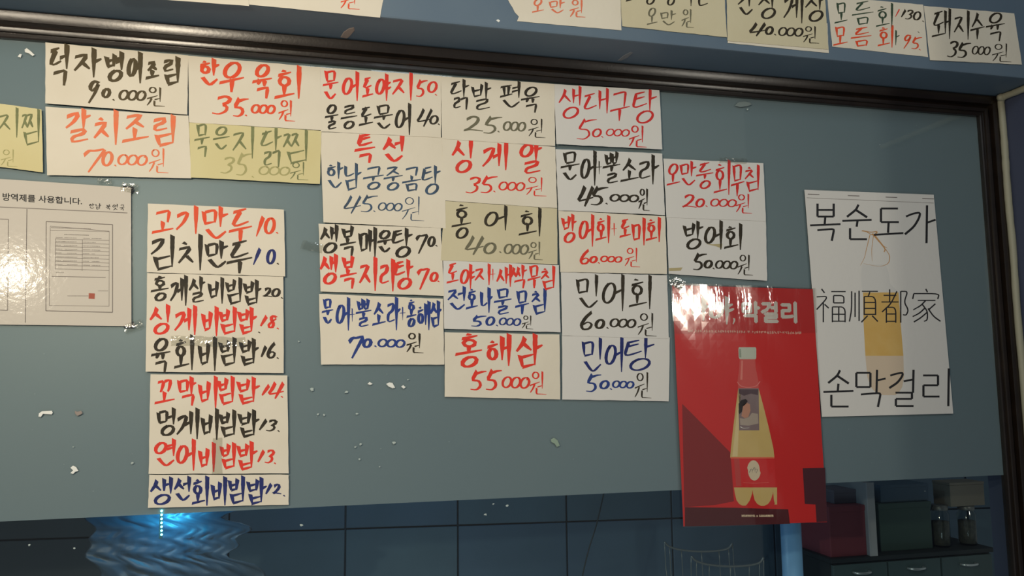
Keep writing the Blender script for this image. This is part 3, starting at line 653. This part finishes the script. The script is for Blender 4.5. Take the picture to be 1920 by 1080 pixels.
T = [
 (O_, (560, -110, 1240, -55, 1245, 30, 560, -22), 'cream', BF+0.0012, 'blank cream note edge at the top, left of its orange-lettered neighbour', []),
 (O_, (1235, -140, 1930, -70, 1900, 88, 1245, 22), 'cream', BF+0.0003, 'cream note on the beam showing only the orange 원 of its price', [('o', 7, '원 1700 -50 1800 48')]),
 (Q_, (20, -150, 930, -100, 940, 238, 125, 165), 'cream', BF+0.0003, 'cream note with torn left edge on the beam, orange 오만원', [('e', 4, '오 235 -10 335 100 만 370 0 500 110'), ('e', 8, '원 530 0 660 140')]),
 (Q_, (930, -120, 1745, -60, 1765, 292, 945, 205), 'dull', BF+0.0012, 'dull note on the beam with washed-out grey 오만원',
  [('k', 4, 'ㅇ 1130 -30 1205 38 ㅇ 1295 -25 1362 45 ㅣ 1460 -90 1500 50 ㄴ 1530 -20 1620 48 ㅡ 970 -30 1040 30'), ('h', 3.6, '오 1135 60 1225 195 만 1240 85 1370 205'), ('h', 7, '원 1405 75 1510 220')]),
 (R_, (8, -70, 640, -40, 662, 318, 14, 262), 'dull', BF+0.0014, 'black-lettered sheet priced 40.000 on the blue beam, 간장게장',
  [('k', 5.5, '간 75 -60 190 105 장 205 -60 345 125 게 370 -60 510 155 장 510 -50 650 140'), ('k', 6.6, '4 150 150 260 232 0 255 172 310 222 . 320 222 ooo 340 175 495 240 원 495 170 605 280')]),
 (R_, (10, 100, 655, 150, 665, 341, 16, 276), 'cream', BF+0.0003, 'blank cream sheet peeping out beneath the 40.000 sheet on the beam', []),
 (R_, (655, -25, 1272, 30, 1303, 366, 688, 300), 'cream', BF+0.0003, 'note on the beam with a green line ending 130 over an orange line ending 95',
  [('d', 4, '모 700 15 790 150 듬 810 15 955 160 회 965 30 1095 185'), ('k', 5, '1 1128 65 1162 110 3 1155 65 1210 125 0 1205 75 1260 130 . 1272 137'),
   ('r', 2.6, '1 1090 60 1122 108'), ('o', 4.4, '모 690 170 790 295 듬 805 180 945 300 회 975 165 1095 310 9 1140 222 1198 312 5 1195 235 1265 318 . 1250 318'), ('d', 3, 'ㅏ 1082 195 1122 290 . 1243 207')]),
 (R_, (1276, 38, 1858, 86, 1908, 415, 1316, 386), 'cream', BF+0.0014, 'rightmost note on the blue beam, black lettering priced 35.000, 돼지수육',
  [('k', 4.8, '돼 1325 60 1460 255 지 1465 75 1580 260 수 1570 85 1670 255 육 1670 80 1800 270'), ('k', 6, '3 1425 265 1500 370 5 1490 270 1580 375'), ('k', 5, 'ooo 1585 295 1700 360'), ('k', 6, '원 1710 280 1840 400')]),
]
def torn(u, v, x, y):
    if u < 0.01: x += 3.5*math.sin(v*9.0)+2.0*math.sin(v*23)
    return x, y
sd = 11
VHJ = dict(VH)
J.update({'ㅡ': VH['ㅡ'], 'ㅏ': VV['ㅏ'], 'ㅣ': VV['ㅣ']})
for (crop, cs, pm, base, label, lines) in N+T:
    sd += 7; ox, oy, sc = crop
    cor = [(ox+cs[2*i]/sc, oy+cs[2*i+1]/sc) for i in range(4)]
    S = make_sheet(cor, base, sd, 0.00022, 0.0)
    o = paper('menu_note', cor, M[pm], base, sd, S, profile=torn if 'torn' in label else None)
    tag(o, label, 'menu note', 'handwritten menu notes')
    inks = {}
    for ink, wd, txt in lines:
        k = Ink(); k.write(txt, crop, wd, sd+len(txt)); q = k.build('lettering', INK[ink], S, o)
    if 'stains' in label:
        k = Ink()
        for pts in (((60, 925), (165, 920), (150, 945), (60, 948)), ((340, 735), (400, 740), (475, 735), (470, 772), (425, 755))):
            k = Ink(); k.poly([(ox+x/sc, oy+y/sc) for x, y in pts])
            tag(k.build('stain', mat('brown_stain', srgb(176, 162, 120), 0.8), S, o, 0.0003), 'dried brown glue stain')

# ---------------------------------------------------------------- laminated notice, left
def font_shape(text):
    cu = bpy.data.curves.new('t', 'FONT'); cu.body = text; cu.size = 1; cu.resolution_u = 3
    ob = bpy.data.objects.new('t', cu); C.objects.link(ob)
    bpy.context.view_layer.update()
    dg = bpy.context.evaluated_depsgraph_get(); me = bpy.data.meshes.new_from_object(ob.evaluated_get(dg))
    vs = [(v.co.x, v.co.y) for v in me.vertices]; fs = [tuple(p.vertices) for p in me.polygons]
    bpy.data.objects.remove(ob); bpy.data.curves.remove(cu); bpy.data.meshes.remove(me)
    return vs, fs
def print_text(text, quad, S, m, parent, name='printed_text', lift=0.0002, bold=0.0):
    """quad: tl tr br bl in photo pixels of the inked bounding box"""
    vs, fs = font_shape(text)
    if not vs: return None
    x0, x1 = min(v[0] for v in vs), max(v[0] for v in vs); y0, y1 = min(v[1] for v in vs), max(v[1] for v in vs)
    tl, tr, br, bl = quad; out = []; ff = []
    offs = [(0, 0)] if not bold else [(-bold, 0), (bold, 0), (0, -bold), (0, bold)]
    for n_, (bx, by) in enumerate(offs):
        b0 = len(out)
        for x, y in vs:
            u = (x-x0)/(x1-x0); v = 1-(y-y0)/(y1-y0)
            X = (tl[0]*(1-u)+tr[0]*u)*(1-v)+(bl[0]*(1-u)+br[0]*u)*v+bx; Y = (tl[1]*(1-u)+tr[1]*u)*(1-v)+(bl[1]*(1-u)+br[1]*u)*v+by
            out.append(S(X, Y, lift+n_*3e-6))
        ff += [tuple(i+b0 for i in f) for f in fs]
    return mesh(name, out, ff, m, parent)
K = (0, 320, 3.482)
kp = lambda x, y: (K[0]+x/K[2], K[1]+y/K[2])
nbase = 0.0016
S = make_sheet([(-60, 332), (245, 351), (246, 611), (-60, 606)], nbase, 3, 0.0)
no = paper('notice_sheet', [kp(-240, 38), kp(855, 110), kp(858, 1015), kp(-240, 1002)], M['sheet'], nbase, 3, S, 18, 14, 0.05)
tag(no, 'laminated printed notice with table and small red seal at left edge', 'notice')
print_text('방역제를 사용합니다.', [kp(18, 145), kp(535, 180), kp(535, 222), kp(18, 195)], S, INK['p'], no, bold=0.3)
k = Ink(); k.write('한 580 215 618 250 남 622 215 662 252 북 690 222 725 256 엇 733 220 772 258 국 780 222 815 262', K, 1.6, 5); k.build('lettering', INK['p'], S, no)
k = Ink()
def ln(k, x0, y0, x1, y1, w=0.5):
    (a, b), (c, d) = kp(x0, y0), kp(x1, y1); L = math.hypot(c-a, d-b); nx, ny = -(d-b)/L*w, (c-a)/L*w; n = max(1, int(L/15)); 
    for q in range(n):
        t0, t1 = q/n, (q+1)/n
        k.poly([(a+(c-a)*t0-nx, b+(d-b)*t0-ny), (a+(c-a)*t1-nx, b+(d-b)*t1-ny), (a+(c-a)*t1+nx, b+(d-b)*t1+ny), (a+(c-a)*t0+nx, b+(d-b)*t0+ny)])
ln(k, -240, 226, 832, 276, .6); ln(k, 176, 250, 166, 992, .7)
ln(k, -240, 305, 55, 318, .6); ln(k, 55, 318, 50, 912, .6); ln(k, -240, 905, 50, 912, .6)
ln(k, 302, 332, 735, 352, .7); ln(k, 302, 332, 300, 915, .7); ln(k, 300, 915, 735, 925, .7); ln(k, 735, 352, 735, 925, .7)
ln(k, 328, 362, 712, 395, .35); ln(k, 328, 388, 712, 398, .35); ln(k, 328, 362, 322, 880, .35); ln(k, 714, 395, 712, 885, .35); ln(k, 322, 880, 712, 885, .35)
for q in range(9):
    y = 445+q*24.5; ln(k, 362, y, 712, y+11, .38)
ln(k, 362, 445, 360, 645, .4); ln(k, 538, 450, 536, 655, .4); ln(k, 338, 690, 690, 697, .5)
k.build('ruled_lines', INK['q'], S, no)
k = Ink(); rr = random.Random(2)
for x0, x1, y in ((420, 580, 420), (335, 590, 375)):
    x = x0
    while x < x1: L = rr.uniform(3, 9); ln(k, x, y+(x-x0)*.03-3, x+L, y+(x-x0)*.03-3, .6); x += L+2.5
for q in range(8):
    for x0, x1 in ((365, 365+rr.uniform(30, 60)), (400+rr.uniform(0, 40), 500), (542, 542+rr.uniform(30, 60)), (600, 600+rr.uniform(20, 60))):
        x = x0
        while x < x1: L = rr.uniform(2, 7); ln(k, x, 436+q*25+(x-362)*.03, x+L, 436+q*25+(x-362)*.03, .5); x += L+2.5
for x0, x1, y in ((440, 575, 818), (640, 705, 785), (365, 415, 665)):
    x = x0
    while x < x1: L = rr.uniform(3, 8); ln(k, x, y, x+L, y, .5); x += L+2
tag(k.build('small_print', INK['q'], S, no), kind='stuff')
k = Ink(); k.poly([kp(580, 800), kp(620, 802), kp(618, 838), kp(579, 836)]); k.build('seal', mat('seal_red', srgb(170, 92, 76), 0.7), S, no)
sl = paper('laminate', [kp(-240, 30), kp(872, 104), kp(874, 1026), kp(-240, 1014)], M['laminate'], nbase, 3, lambda x, y, l=0: (lambda p: (p[0], p[1]-0.0007, p[2]))(S(x, y)), 18, 14, 0.1)
sl.parent = no

# ---------------------------------------------------------------- white poster with bottle
lp = lambda x, y: (L_[0]+x/L_[2], L_[1]+y/L_[2])
pb2 = 0.0016
cor = [lp(20, 38), lp(602, 60), lp(690, 1045), lp(98, 1060)]
S = make_sheet(cor, pb2, 21, 0.0)
po_ = paper('bottle_poster', cor, M['white'], pb2, 21, S, 12, 16, 0.05)
tag(po_, 'white poster with thin black Korean and Chinese characters over pale bottle', 'poster')
def shape(pts, m, parent, S, f, name, lift, label=None):
    k = Ink(); k.poly([f(x, y) for x, y in pts]); o = k.build(name, m, S, parent, lift)
    if label: o['label'] = label
    return o
def strip_shape(rows, m, parent, S, f, name, lift):
    """rows: (y, x left, x right) -> faces between"""
    k = Ink(); pts = []
    for y, a, b in rows: pts += [(*f(a, y), 0), (*f(b, y), 0)]
    k.v = pts; k.f = [(2*i, 2*i+1, 2*i+3, 2*i+2) for i in range(len(rows)-1)]
    return k.build(name, m, S, parent, lift)
strip_shape([(500, 283, 443), (512, 284, 444), (640, 286, 453), (785, 294, 465)], mat('printed_amber', srgb(206, 166, 92), 0.6, vary=(30, 0.6, srgb(212, 178, 110))), po_, S, lp, 'printed_bottle', 0.00010)
strip_shape([(785, 294, 465), (880, 303, 468), (925, 318, 460), (945, 335, 448), (962, 372, 430)], mat('printed_cream', srgb(206, 186, 160), 0.6), po_, S, lp, 'printed_bottle', 0.00010)
strip_shape([(375, 282, 385), (410, 275, 398), (460, 276, 405), (500, 283, 443)], mat('printed_pale_glass', srgb(207, 204, 197), 0.6), po_, S, lp, 'printed_bottle', 0.00010)
k = Ink(); rr = random.Random(1)
for st, ww in (([(278, 222), (320, 230), (352, 224), (330, 245), (300, 228)], 3.2), ([(325, 235), (350, 262), (385, 305), (378, 318)], 3.6), ([(335, 240), (372, 290), (392, 300)], 2.4),
               ([(315, 240), (300, 300), (290, 345), (272, 378)], 1.2), ([(330, 245), (322, 310), (325, 360)], 1.0), ([(385, 305), (405, 335), (400, 370), (360, 385), (285, 370)], 1.3)):
    k.ribbon([lp(*p) for p in st], ww, rr)
k.build('printed_ribbon', mat('printed_tan', srgb(188, 142, 92), 0.6), S, po_, 0.00014)
PRINTED = True
k = Ink(); k.write('복 45 100 182 268 순 190 105 322 265 도 332 118 465 250 가 470 108 610 278 손 105 850 240 1018 막 245 848 385 1015 걸 400 848 525 1015 리 545 842 690 1012', L_, 4.2, 3, True)
PRINTED = False
k.build('printed_text', INK['p'], S, po_)
HAN = {
 '福': [[(18, 0), (28, 12)], [(2, 24), (42, 22), (2, 62)], [(24, 40), (24, 100)], [(28, 46), (42, 58)], [(50, 8), (98, 8)], [(58, 20), (58, 42)], [(58, 20), (92, 20), (92, 42)], [(58, 42), (92, 42)],
        [(54, 54), (54, 100)], [(54, 54), (96, 54), (96, 100)], [(54, 76), (96, 76)], [(75, 54), (75, 98)], [(54, 97), (96, 97)]],
 '順': [[(8, 6), (8, 60), (0, 98)], [(20, 10), (20, 84)], [(34, 4), (34, 96)], [(44, 6), (100, 6)], [(72, 8), (66, 22)], [(52, 22), (52, 78)], [(52, 22), (92, 22), (92, 78)], [(52, 40), (92, 40)], [(52, 58), (92, 58)],
        [(52, 76), (92, 76)], [(64, 80), (42, 100)], [(80, 80), (100, 98)]],
 '都': [[(8, 18), (54, 18)], [(30, 0), (30, 38)], [(0, 38), (62, 38)], [(56, 6), (34, 44), (2, 68)], [(18, 54), (18, 100)], [(18, 54), (52, 54), (52, 100)], [(18, 74), (52, 74)], [(18, 96), (52, 96)],
        [(70, 6), (70, 100)], [(70, 6), (96, 6), (82, 38), (98, 62), (90, 78), (78, 76)]],
 '家': [[(48, 0), (54, 10)], [(6, 14), (2, 30)], [(6, 14), (96, 14), (90, 30)], [(20, 34), (82, 34)], [(48, 34), (30, 50), (4, 62)], [(36, 46), (54, 66), (54, 92), (42, 96)], [(46, 56), (26, 72), (2, 82)],
        [(52, 70), (30, 86), (6, 98)], [(82, 44), (58, 62)], [(56, 58), (76, 82), (100, 96)]],
}
k = Ink(); rr = random.Random(3)
for ch, x0, y0, x1, y1 in (('福', 72, 484, 208, 634), ('順', 222, 486, 350, 634), ('都', 366, 486, 490, 636), ('家', 504, 484, 632, 636)):
    for st in HAN[ch]: k.ribbon([lp(x0+(x1-x0)*p[0]/100, y0+(y1-y0)*p[1]/100) for p in st], 2.5, rr, True)
k.build('printed_text', INK['p'], S, po_)
k = Ink()
K_save = kp
kp = lp
for x, y in ((35, 58), (215, 64), (385, 71), (550, 77)): ln(k, x, y, x+52, y+2, .7)
ln(k, 30, 74, 602, 98, .3)
kp = K_save
tag(k.build('small_print', INK['q'], S, po_), kind='stuff')

# ---------------------------------------------------------------- red poster in a clear sleeve
mp = lambda x, y: (MM[0]+x/MM[2], MM[1]+y/MM[2]); npx = lambda x, y: (NN[0]+x/NN[2], NN[1]+y/NN[2]); ip = lambda x, y: (x, y)
rbz = 0.0034
cor = [mp(92, 65), mp(1278, 100), npx(1308, 985), npx(97, 1022)]
S = make_sheet(cor, rbz, 33, 0.0)
rp = paper('drink_poster', cor, M['red'], rbz, 33, S, 14, 18, 0.1)
tag(rp, 'glossy red poster with a cream bottle, hung below the stained note', 'poster')
dk = mat('printed_dark_red', srgb(140, 36, 36), 0.5); mr = mat('flat_maroon', srgb(84, 26, 28), 0.5); pr = mat('flat_plum', srgb(78, 34, 42), 0.5)
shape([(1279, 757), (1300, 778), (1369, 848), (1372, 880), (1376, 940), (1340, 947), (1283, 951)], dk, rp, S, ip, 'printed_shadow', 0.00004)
shape([(1284, 951), (1378, 952), (1478, 955), (1481, 982), (1380, 985), (1284, 987)], mr, rp, S, ip, 'maroon_band', 0.00006)  # flat dark maroon strip along the foot of the poster
shape([(1505, 878), (1547, 877), (1549, 930), (1551, 978), (1531, 979), (1529, 946), (1509, 945)], pr, rp, S, ip, 'plum_block', 0.00006)  # flat dark plum block at the poster's lower right
cream = mat('printed_milky', srgb(212, 184, 118), 0.5, vary=(25, 0.6, srgb(204, 174, 108)))
strip_shape([(729, 1384, 1422.5), (760, 1380, 1431), (800, 1375, 1441), (840, 1370.5, 1450), (858, 1369, 1452)], cream, rp, S, ip, 'printed_bottle', 0.00008)
strip_shape([(673, 1387, 1416), (690, 1386, 1417), (715, 1383, 1422), (729, 1384, 1422.5)], mat('printed_clear_neck', srgb(210, 84, 78), 0.5), rp, S, ip, 'printed_bottle', 0.00008)
strip_shape([(651, 1385.5, 1416.5), (654, 1384.5, 1418), (670, 1385, 1418), (673.5, 1387, 1417)], mat('printed_cap', srgb(196, 200, 184), 0.5), rp, S, ip, 'printed_cap', 0.00010)
k = Ink(); k.ribbon([(1382.5, 716), (1388, 724), (1403, 727), (1419, 724), (1425, 715)], 1.6, rr, True); k.build('printed_ring', mat('printed_pink', srgb(226, 128, 122), 0.5), S, rp, 0.00012)
strip_shape([(859, 1372, 1451), (885, 1373, 1453), (912, 1376, 1456)], mat('printed_label_red', srgb(214, 44, 42), 0.5), rp, S, ip, 'printed_label', 0.00010)
strip_shape([(857, 1369, 1452), (859.5, 1370, 1452)], mat('printed_orange', srgb(228, 120, 84), 0.5), rp, S, ip, 'printed_label', 0.00011)
for x0, x1, c_, bt in ((1376, 1411, 1395, 948), (1410, 1450, 1430, 948.5), (1448, 1457, 1454, 946)):
    strip_shape([(914, x0, x1), (926, x0+2, x1-(1 if x1 < 1455 else 0)), (938, x0+5 if x0 < 1440 else x0+3, x1-5 if x1 < 1455 else x1), (945, x0+10 if x0 < 1440 else x0+5, x1-10 if x1 < 1455 else x1), (bt, c_-3, c_+3)], cream, rp, S, ip, 'printed_bottle', 0.00008)
k = Ink(); k.poly([(1413+12*math.cos(a*math.pi/12)+(1.4 if math.sin(a*math.pi/12) > 0 else -.4), 882+19*math.sin(a*math.pi/12)) for a in range(24)]); k.build('printed_emblem', mat('printed_ivory', srgb(218, 200, 170), 0.5), S, rp, 0.00014)
k = Ink(); 
for st in ([(1405, 886), (1409, 877), (1411, 886)], [(1411, 882), (1415, 874), (1416, 886)], [(1416, 880), (1421, 879), (1418, 887)]): k.ribbon(st, 1.0, rr)
k.build('printed_text', INK['q'], S, rp, 0.00018)
strip_shape([(735, 1386, 1389), (780, 1381, 1386), (856, 1373, 1383)], mat('printed_pale_cream', srgb(224, 202, 150), 0.5), rp, S, ip, 'printed_bottle', 0.00012)
strip_shape([(676, 1390, 1393), (712, 1388, 1392)], mat('printed_light_rose', srgb(226, 130, 118), 0.5), rp, S, ip, 'printed_bottle', 0.00012)
strip_shape([(654, 1386, 1389), (670, 1386, 1390)], mat('printed_grey_green', srgb(150, 160, 142), 0.5), rp, S, ip, 'printed_cap', 0.00014)
strip_shape([(860, 1376, 1386), (911, 1380, 1390)], mat('printed_brick', srgb(196, 70, 64), 0.5), rp, S, ip, 'printed_label', 0.00013)
# picture label: portrait in muted colours
strip_shape([(728, 1384.5, 1422.5), (768, 1384.5, 1423), (807, 1386, 1423.5)], mat('printed_mauve_grey', srgb(136, 116, 116), 0.5), rp, S, ip, 'printed_picture', 0.00012)
shape([(1385, 730), (1422, 730), (1421, 741), (1408, 738), (1395, 742), (1386, 738)], mat('printed_dark_mauve', srgb(88, 66, 72), 0.5), rp, S, ip, 'printed_picture', 0.00014)
shape([(1385, 757), (1390, 750), (1398, 748), (1402, 752), (1399, 757), (1393, 762), (1391, 772), (1386, 777)], mat('printed_hair', srgb(44, 32, 32), 0.5), rp, S, ip, 'printed_picture', 0.00016)
shape([(1393, 760), (1400, 755), (1406, 758), (1407, 770), (1403, 782), (1396, 784), (1390, 780), (1392, 770)], mat('printed_skin', srgb(196, 142, 118), 0.5), rp, S, ip, 'printed_picture', 0.00016)
shape([(1387, 784), (1395, 785), (1404, 782), (1410, 774), (1421, 776), (1422, 794), (1404, 798), (1388, 797)], mat('printed_cloth', srgb(178, 162, 148), 0.5), rp, S, ip, 'printed_picture', 0.00015)
k = Ink(); k.ribbon([(1388, 800), (1393, 803), (1405, 802)], 1.8, rr); k.build('printed_text', INK['w'], S, rp, 0.00018)
# title
k = Ink(); k.write('나 250 178 405 372 야 395 168 620 400', MM, 8.5, 8); k.ribbon([mp(612, 345), mp(618, 362), mp(604, 395)], 3.2, rr); k.build('lettering', INK['w'], S, rp)
print_text('막걸리', [mp(682, 205), mp(1135, 212), mp(1140, 382), mp(688, 378)], S, INK['w'], rp, bold=1.8)
k = Ink(); x = 222
while x < 1165:
    L = rr.uniform(10, 20); y = 452+(x-222)*.02
    for q in range(3): k.ribbon([mp(x+rr.uniform(0, L), y-14+rr.uniform(0, 10)), mp(x+rr.uniform(0, L), y+rr.uniform(-4, 12))], 1.4, rr, True)
    k.ribbon([mp(x, y+rr.uniform(-9, 9)), mp(x+L, y+rr.uniform(-9, 9))], 1.3, rr, True)
    x += L+(6 if rr.random() < .8 else 20)
tag(k.build('small_print', mat('printed_pale_pink', srgb(232, 168, 152), 0.5), S, rp), kind='stuff')
k = Ink()
for x0, x1 in ((590, 700), (738, 855)):
    x = x0
    while x < x1:
        L = rr.uniform(8, 12)
        k.ribbon([npx(x, 922), npx(x, 942)], 1.2, rr, True); k.ribbon([npx(x, 931+rr.uniform(-8, 8)), npx(x+L*.7, 931+rr.uniform(-8, 8))], 1.2, rr, True); x += L
k.ribbon([npx(712, 928), npx(724, 942)], 1, rr, True); k.ribbon([npx(724, 928), npx(712, 942)], 1, rr, True)
tag(k.build('small_print', mat('printed_pale_yellow', srgb(226, 204, 170), 0.5), S, rp), kind='stuff')
k = Ink(); k.ribbon([npx(600, 652), npx(700, 658), npx(815, 650)], .9, rr, True); tag(k.build('small_print', mat('printed_rose', srgb(228, 110, 96), 0.5), S, rp), kind='stuff')
sl = paper('clear_sleeve', [mp(80, 50), mp(1292, 92), npx(1318, 990), npx(88, 1032)], M['sleeve'], rbz, 33, lambda x, y, l=0: (lambda p: (p[0], p[1]-0.0010-0.0006*math.sin(p[0]*47+p[2]*31), p[2]))(S(x, y)), 20, 26, 0.3)
sl.parent = rp
bt = paper('tape_band', [mp(88, 45), mp(1300, 90), mp(1310, 470), mp(105, 478)], M['crinkle'], rbz, 34, lambda x, y, l=0: (lambda p: (p[0], p[1]-0.0030-0.0005*math.sin(p[0]*90), p[2]))(S(x, y)), 20, 8, 0.5)
bt.parent = rp; bt['label'] = 'crinkled clear tape across the top'

# ---------------------------------------------------------------- cable in the corner
cy = -0.012
pts = [at(1938, 149, -BD*.9), at(1920, 157, -0.07)]
zz = ZU-0.0095
X0 = FO-0.004
cb = [Vector((FO-0.006, -0.42, zz)), Vector((FO-0.006, -0.2, zz)), Vector((FO-0.007, -0.08, zz)), Vector((FO-0.008, -0.045, zz)), Vector((FO-0.0075, -0.034, zz-0.008)), Vector((FO-0.007, -0.033, zz-0.03))]
for z in (0.12, 0.2, 0.3, 0.4, 0.55, 0.75, 1.0):
    cb.append(Vector((FO-0.0065+0.0012*math.sin(z*19), -0.032, zz-z)))
tag(tube('corner_cable', catmull(cb, 6), 0.0085, M['cable'], None, 10, 0.06), 'thick off-white cable running down the corner beside the window frame', 'cable')
bm = bmesh.new(); bmesh.ops.create_icosphere(bm, subdivisions=2, radius=0.0105, matrix=Matrix.Translation((FO-0.012, -0.040, zz-0.001)) @ Matrix.Scale(1.2, 4, (1, 0, 0)))
rr = random.Random(7)
for v in bm.verts: v.co += Vector((rr.uniform(-1, 1), rr.uniform(-1, 1), rr.uniform(-1, 1)))*0.0012
tag(obj_bm('sealant_blob', bm, M['cable'], None, True), 'off-white sealant lump at the top corner where the cable bends', 'sealant')

# ---------------------------------------------------------------- scraps, residue and tape
def scrap(px, py, pts, Y, m, label, cat='paper scrap', name='paper_scrap', th=0.0006):
    vs = [at(px+x, py+y, Y) for x, y in pts]; n = len(vs)
    c = sum(vs, Vector())/n
    top = [c+(v-c)*.82+Vector((0, -th, 0)) for v in vs]
    fs = [tuple(range(n, 2*n))]+[(i, (i+1) % n, n+(i+1) % n, n+i) for i in range(n)]+[tuple(range(n))[::-1]]
    tag(mesh(name, vs+top, fs, m), label, cat)
G0 = -0.0002
scrap(85, 775, [(-13, 6), (-12, 0), (-6, -4), (12, -5), (14, -1), (12, 2), (-5, 1), (-9, 7)], G0, M['scrap'], 'thin curved white scrap on the film at the far left')
scrap(139, 881, [(-7, -4), (-2, -8), (4, -5), (8, 2), (2, 4), (-2, 8), (-7, 6), (-2, 1)], G0, M['scrap'], 'brightest white paper scrap on the film left of the note column')
scrap(147, 774, [(-7, -4), (-2, -2), (5, -4), (8, 1), (3, 4), (-2, 6), (-6, 2)], G0, M['plaster'], 'dull grey residue patch beside the curved white scrap', 'residue', 'glue_residue')
scrap(732, 723, [(-8, -3), (-2, -6), (4, -5), (9, 4), (4, 5), (-3, 2)], G0, M['scrap'], 'white scrap on the film below the 70.000원 note')
scrap(694, 719, [(-5, 1), (-1, -3), (5, 1), (0, 3)], G0, M['scrap'], 'tiny white scrap left of the larger scrap under the notes')
scrap(756, 725, [(-4, 0), (0, -3), (5, 1), (1, 4)], G0, M['scrap'], 'tiny white scrap right of the larger scrap under the notes')
scrap(1041, 830, [(-8, -6), (-2, -9), (5, -4), (9, 6), (3, 8), (-1, 2), (-7, -1)], G0, mat('pale_green_residue', srgb(140, 158, 140), 0.7), 'pale green residue smear on the film left of the red poster', 'residue', 'glue_residue')
scrap(52, 98, [(-6, -5), (-2, -8), (6, -2), (13, 5), (9, 7), (2, 2), (-5, 0)], G0, M['scrap'], 'white tape remnant on the glass under the top left frame', 'tape', 'tape_remnant')
scrap(37, 104, [(-4, 2), (0, -3), (4, -2), (2, 4)], G0, M['scrap'], 'smaller white tape remnant at the left end of the glass', 'tape', 'tape_remnant')
scrap(934, 39, [(-4, -1), (0, -3), (4, 0), (1, 3)], -BD-0.0002, M['scrap'], 'tiny white fleck on the blue beam left of the torn note', 'residue', 'paint_fleck')
scrap(1394, 195, [(-16, 3), (-10, -3), (2, -5), (12, -3), (16, 1), (8, 4), (-6, 6)], G0, mat('smeared_glue', srgb(122, 134, 132), 0.6), 'faint grey glue smear just under the top frame', 'residue', 'glue_residue')
scrap(1180, 196, [(-5, -1), (1, -3), (5, 1), (0, 3)], G0, M['scrap'], 'small white fleck hidden at note edge', 'residue', 'glue_residue') if False else None
# chips in the paint of the soffit, lying on its underside
def soffit(px, py, pts, m, label, name='paint_chip'):
    vs = []
    for x, y in pts:
        d = ray(px+x, py+y); t = (ZU-0.0001-CAM.z)/d.z; vs.append(CAM+d*t)
    c = sum(vs, Vector())/len(vs); n = len(vs)
    low = [c+(v-c)*.85+Vector((0, 0, -0.0006)) for v in vs]
    tag(mesh(name, vs+low, [tuple(range(n, 2*n))[::-1]]+[(i, (i+1) % n, n+(i+1) % n, n+i) for i in range(n)]+[tuple(range(n))], m), label, 'paint chip')
soffit(652, 63, [(-14, 7), (-8, -3), (2, -10), (12, -12), (13, -6), (5, 4), (-2, 10)], M['plaster'], 'pale brown chip in the paint under the beam, left half')
soffit(1173, 106, [(-16, 8), (-4, -2), (10, -9), (14, -7), (4, 2), (-8, 8)], mat('pale_scuff', srgb(120, 124, 128), 0.8), 'pale slanting scuff under the beam above the crimson note')
# short tape remnants and adhesive specks nobody would count
rr = random.Random(12); vs, fs = [], []
spots = [(585, 730, 5), (650, 735, 4), (596, 777, 3), (608, 778, 3), (670, 776, 3), (676, 833, 3.4), (739, 830, 3.8), (674, 861, 2.6), (666, 838, 2.5), (248, 868, 3), (137, 838, 2.2), (55, 1022, 3), (140, 1028, 2.6),
         (712, 875, 1.6), (565, 985, 3.5), (925, 945, 2.5), (951, 948, 3), (910, 965, 3), (1402, 205, 2), (1270, 527, 3), (765, 712, 2), (560, 640, 2)]
for k_ in range(120):
    spots.append((rr.uniform(10, 1820), rr.uniform(230, 930), rr.uniform(0.4, 1.0)))
for x, y, r in spots:
    b0 = len(vs); n = 7; c = at(x, y, -0.0007)
    for q in range(n):
        a = q*2*math.pi/n; s = r*rr.uniform(.5, 1.2); vs.append(at(x+s*math.cos(a), y+s*.7*math.sin(a), -0.0002))
    vs.append(c)
    for q in range(n): fs.append((b0+q, b0+(q+1) % n, b0+n))
tag(mesh('adhesive_specks', vs, fs, mat('speck', srgb(172, 184, 178), 0.7)), 'scattered pale adhesive specks left on the window glass', 'residue', kind='stuff')
# clear tape pieces at paper corners
def tape(px, py, w_, h_, rot, Y, label, seed):
    c, s_ = math.cos(rot), math.sin(rot)
    cor = [(px+x*c-y*s_, py+x*s_+y*c) for x, y in ((-w_, -h_), (w_, -h_), (w_, h_), (-w_, h_))]
    S = make_sheet(cor, Y, seed, 0.0002)
    tag(paper('clear_tape', cor, M['tape'], Y, seed, S, 10, 4, 1.2), label, 'tape')
tape(250, 612, 18, 8, -0.35, 0.0032, 'crumpled clear tape at the lower right corner of the notice', 1)
tape(243, 352, 16, 8, 0.15, 0.0032, 'clear tape at the upper right corner of the notice', 2)
tape(196, 339, 14, 5, 0.1, 0.0062, 'clear tape between the notice and the orange lettered note', 3)
tape(408, 855, 9, 34, 0.02, 0.0050, 'upright clear tape strip shining over the note priced 14, 13 and 13', 4)
tape(390, 640, 70, 9, 0.02, 0.0060, 'clear tape strip across the red line ending 18', 5)
tape(585, 462, 20, 8, 0.2, 0.0050, 'clear tape at the left edge of the note with two 70 lines', 6)
tape(1268, 529, 16, 9, 0.5, 0.0075, 'crumpled clear tape at the top left corner of the red poster', 7)
tape(1375, 301, 26, 5, 0.03, 0.0048, 'clear tape along the top edge of the crimson 20.000 note', 8)
